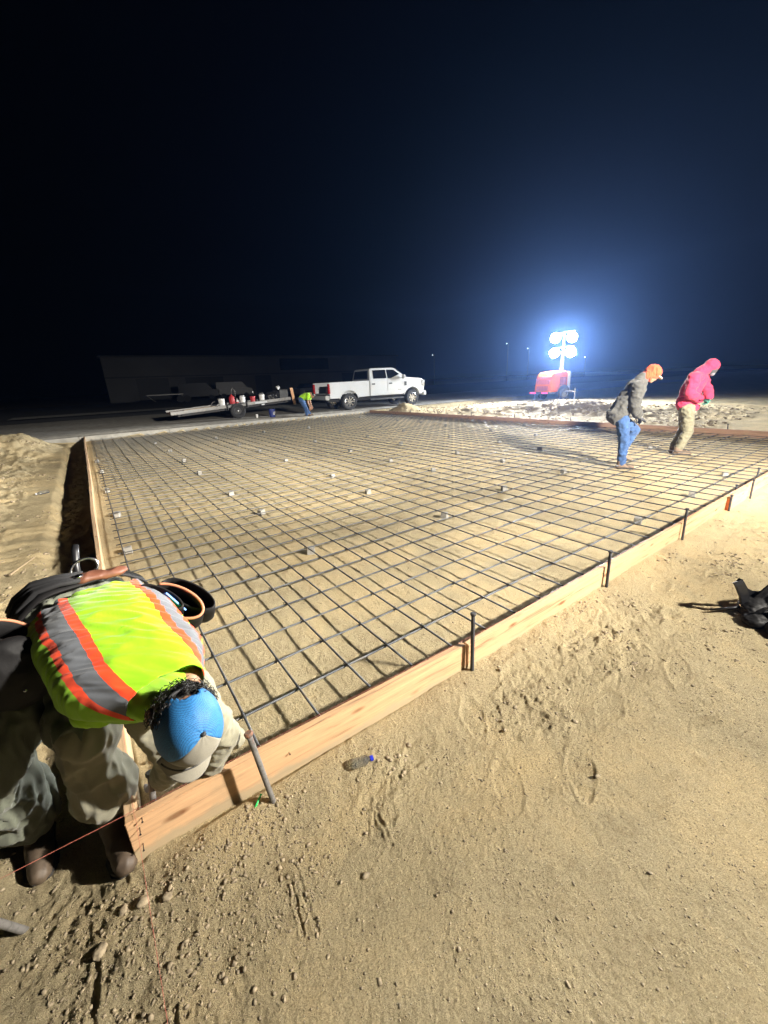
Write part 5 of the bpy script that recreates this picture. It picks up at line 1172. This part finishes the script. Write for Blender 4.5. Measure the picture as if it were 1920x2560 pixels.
# worker by the kerb
b4 = V((9.0, 19.0, .2)); P_ = figure(b4, .00373, .1, 190, 712); p = person2('bending worker in lime shirt and jeans on the kerb behind the pickup', b4)
hd4 = P_(308, 452); B4 = basis(CX * .5 + V((0, 0, -.85)), CX * .9 + V((0, 0, .3)))
j = dict(h1=P_(150, 505, -.09), h2=P_(165, 505, .09), k1=P_(190, 610, -.1), k2=P_(180, 605, .1), a1=P_(190, 690, -.1), a2=P_(215, 688, .12), s1=P_(258, 445, -.17), s2=P_(265, 440, .17), e1=P_(235, 530, -.18), w1=P_(250, 600, -.12), e2=P_(250, 530, .18), w2=P_(262, 590, .1), pel=P_(150, 485), nk=P_(280, 440))
blob('body', head_caps(hd4, B4) + [('c', j['nk'], .06, hd4, .05), ('c', j['pel'], .12, j['nk'], .11)] + [('c', j[a], ra, j[b], rb) for a, ra, b, rb in (('s1', .05, 's2', .05), ('s1', .05, 'e1', .042), ('e1', .042, 'w1', .03), ('s2', .05, 'e2', .042), ('e2', .042, 'w2', .03), ('h1', .08, 'k1', .055), ('k1', .05, 'a1', .035), ('h2', .08, 'k2', .055), ('k2', .05, 'a2', .035))] + hand_caps(j['w1'], (0, 0, -1), CX, CX, 1.1, .4) + hand_caps(j['w2'], (0, 0, -1), CX, CX, 1.1, .4), .011, M['skin'], p, 2)
blob('jeans', [('c', j['pel'], .13, j['h1'], .12), ('c', j['pel'], .13, j['h2'], .12)] + [('c', j[a], ra, j[b], rb) for a, ra, b, rb in (('h1', .12, 'k1', .09), ('k1', .088, 'a1', .075), ('h2', .12, 'k2', .09), ('k2', .088, 'a2', .075))], .015, CL['jeans'], p, 2, [(.012, 12, 1)])
blob('safety_shirt', [('c', P_(160, 478), .14, P_(215, 460), .16), ('c', P_(215, 460), .16, P_(258, 448), .14), ('c', j['s1'], .085, j['s2'], .085), ('c', j['s1'], .08, j['s1'].lerp(j['e1'], .6), .07), ('c', j['s2'], .08, j['s2'].lerp(j['e2'], .6), .07)], .014, CL['lime'], p, 2, [(.014, 9, 3)])
blob('hair', [('e', hd4 + B4 @ V((0, -.02, .03)), (.084, .1, .085), B4.to_4x4())], .011, M['hair'], p, 1)
for a in (j['a1'], j['a2']):
    f1 = V((a.x, a.y, .215)); boot(f1 - CX * .06, f1 + CX * .17, CL['boot'], p, 1.1, .1)

# ---------------------------------------------------------------- haze, lights, sky, camera
bm = bmesh.new(); bx(bm, -160, 210, -60, 230, -2, 46)
hz = fin('glow_haze', bm); tag(hz, kind='stuff')  # blue volume added to spread a glow round the tower lamps
m = bpy.data.materials.new('glow_haze'); m.use_nodes = True; n = m.node_tree; n.nodes.remove(n.nodes['Principled BSDF'])
pv = N(n, 'ShaderNodeVolumePrincipled'); pv.inputs['Color'].default_value = (.22, .42, 1, 1); pv.inputs['Density'].default_value = HAZE_D; pv.inputs['Anisotropy'].default_value = .75
n.links.new(pv.outputs[0], n.nodes['Material Output'].inputs['Volume']); hz.data.materials.append(m)

def spot(p, d, power, col, size, blend, rad):
    l = bpy.data.lights.new('flood_light', 'SPOT'); l.energy = power; l.color = col; l.spot_size = R_(size); l.spot_blend = blend; l.shadow_soft_size = rad
    o = bpy.data.objects.new('flood_light', l); COL.objects.link(o); o.location = p; o.rotation_euler = V(d).to_track_quat('-Z', 'Y').to_euler(); return o
# the working light stands out of frame to the right of the viewer, aimed over the slab
KP = V((5.3, -3.0, 3.95)); sd = V((.86, .5, 0))
for k, (az, dp, sz, pw) in enumerate(KEY):
    q = KP + sd * (-.1 + .2 * (k % 2)) + V((0, 0, .16 if k > 4 else -.16)); a, e = R_(az), R_(dp)
    spot(q, V((math.cos(a) * math.cos(e), math.sin(a) * math.cos(e), -math.sin(e))), pw, (1, .94, .83), sz, 1, .1)
for (q, d) in heads:
    spot(q, d, TOWER, (1, .97, .9), 130, .9, .22)

w = bpy.data.worlds.new('World'); S.world = w; w.use_nodes = True; n = w.node_tree
sk = N(n, 'ShaderNodeTexSky'); sk.sky_type = 'NISHITA'; sk.sun_disc = False; sk.sun_elevation = R_(-6); sk.sun_rotation = R_(60)
bg = n.nodes['Background']; n.links.new(sk.outputs[0], bg.inputs[0]); bg.inputs[1].default_value = SKY

cam = bpy.data.cameras.new('Camera'); co = bpy.data.objects.new('Camera', cam); COL.objects.link(co); S.camera = co
cam.sensor_fit = 'HORIZONTAL'; cam.sensor_width = 36; cam.lens = 36 * 871.5 / 1659; cam.clip_end = 2000; cam.clip_start = .02
pt, rl = R_(18.0), R_(-2.6)
fw = CY * math.cos(pt) + V((0, 0, -math.sin(pt))); up0 = CX.cross(fw)
Rx = CX * math.cos(rl) + up0 * math.sin(rl); Ux = -CX * math.sin(rl) + up0 * math.cos(rl)
co.matrix_world = Matrix(((Rx.x, Ux.x, -fw.x, 0), (Rx.y, Ux.y, -fw.y, 0), (Rx.z, Ux.z, -fw.z, 1.7), (0, 0, 0, 1)))
S.view_settings.view_transform = 'Standard'; S.view_settings.look = 'None'; S.view_settings.exposure = EXPO; S.view_settings.gamma = 1
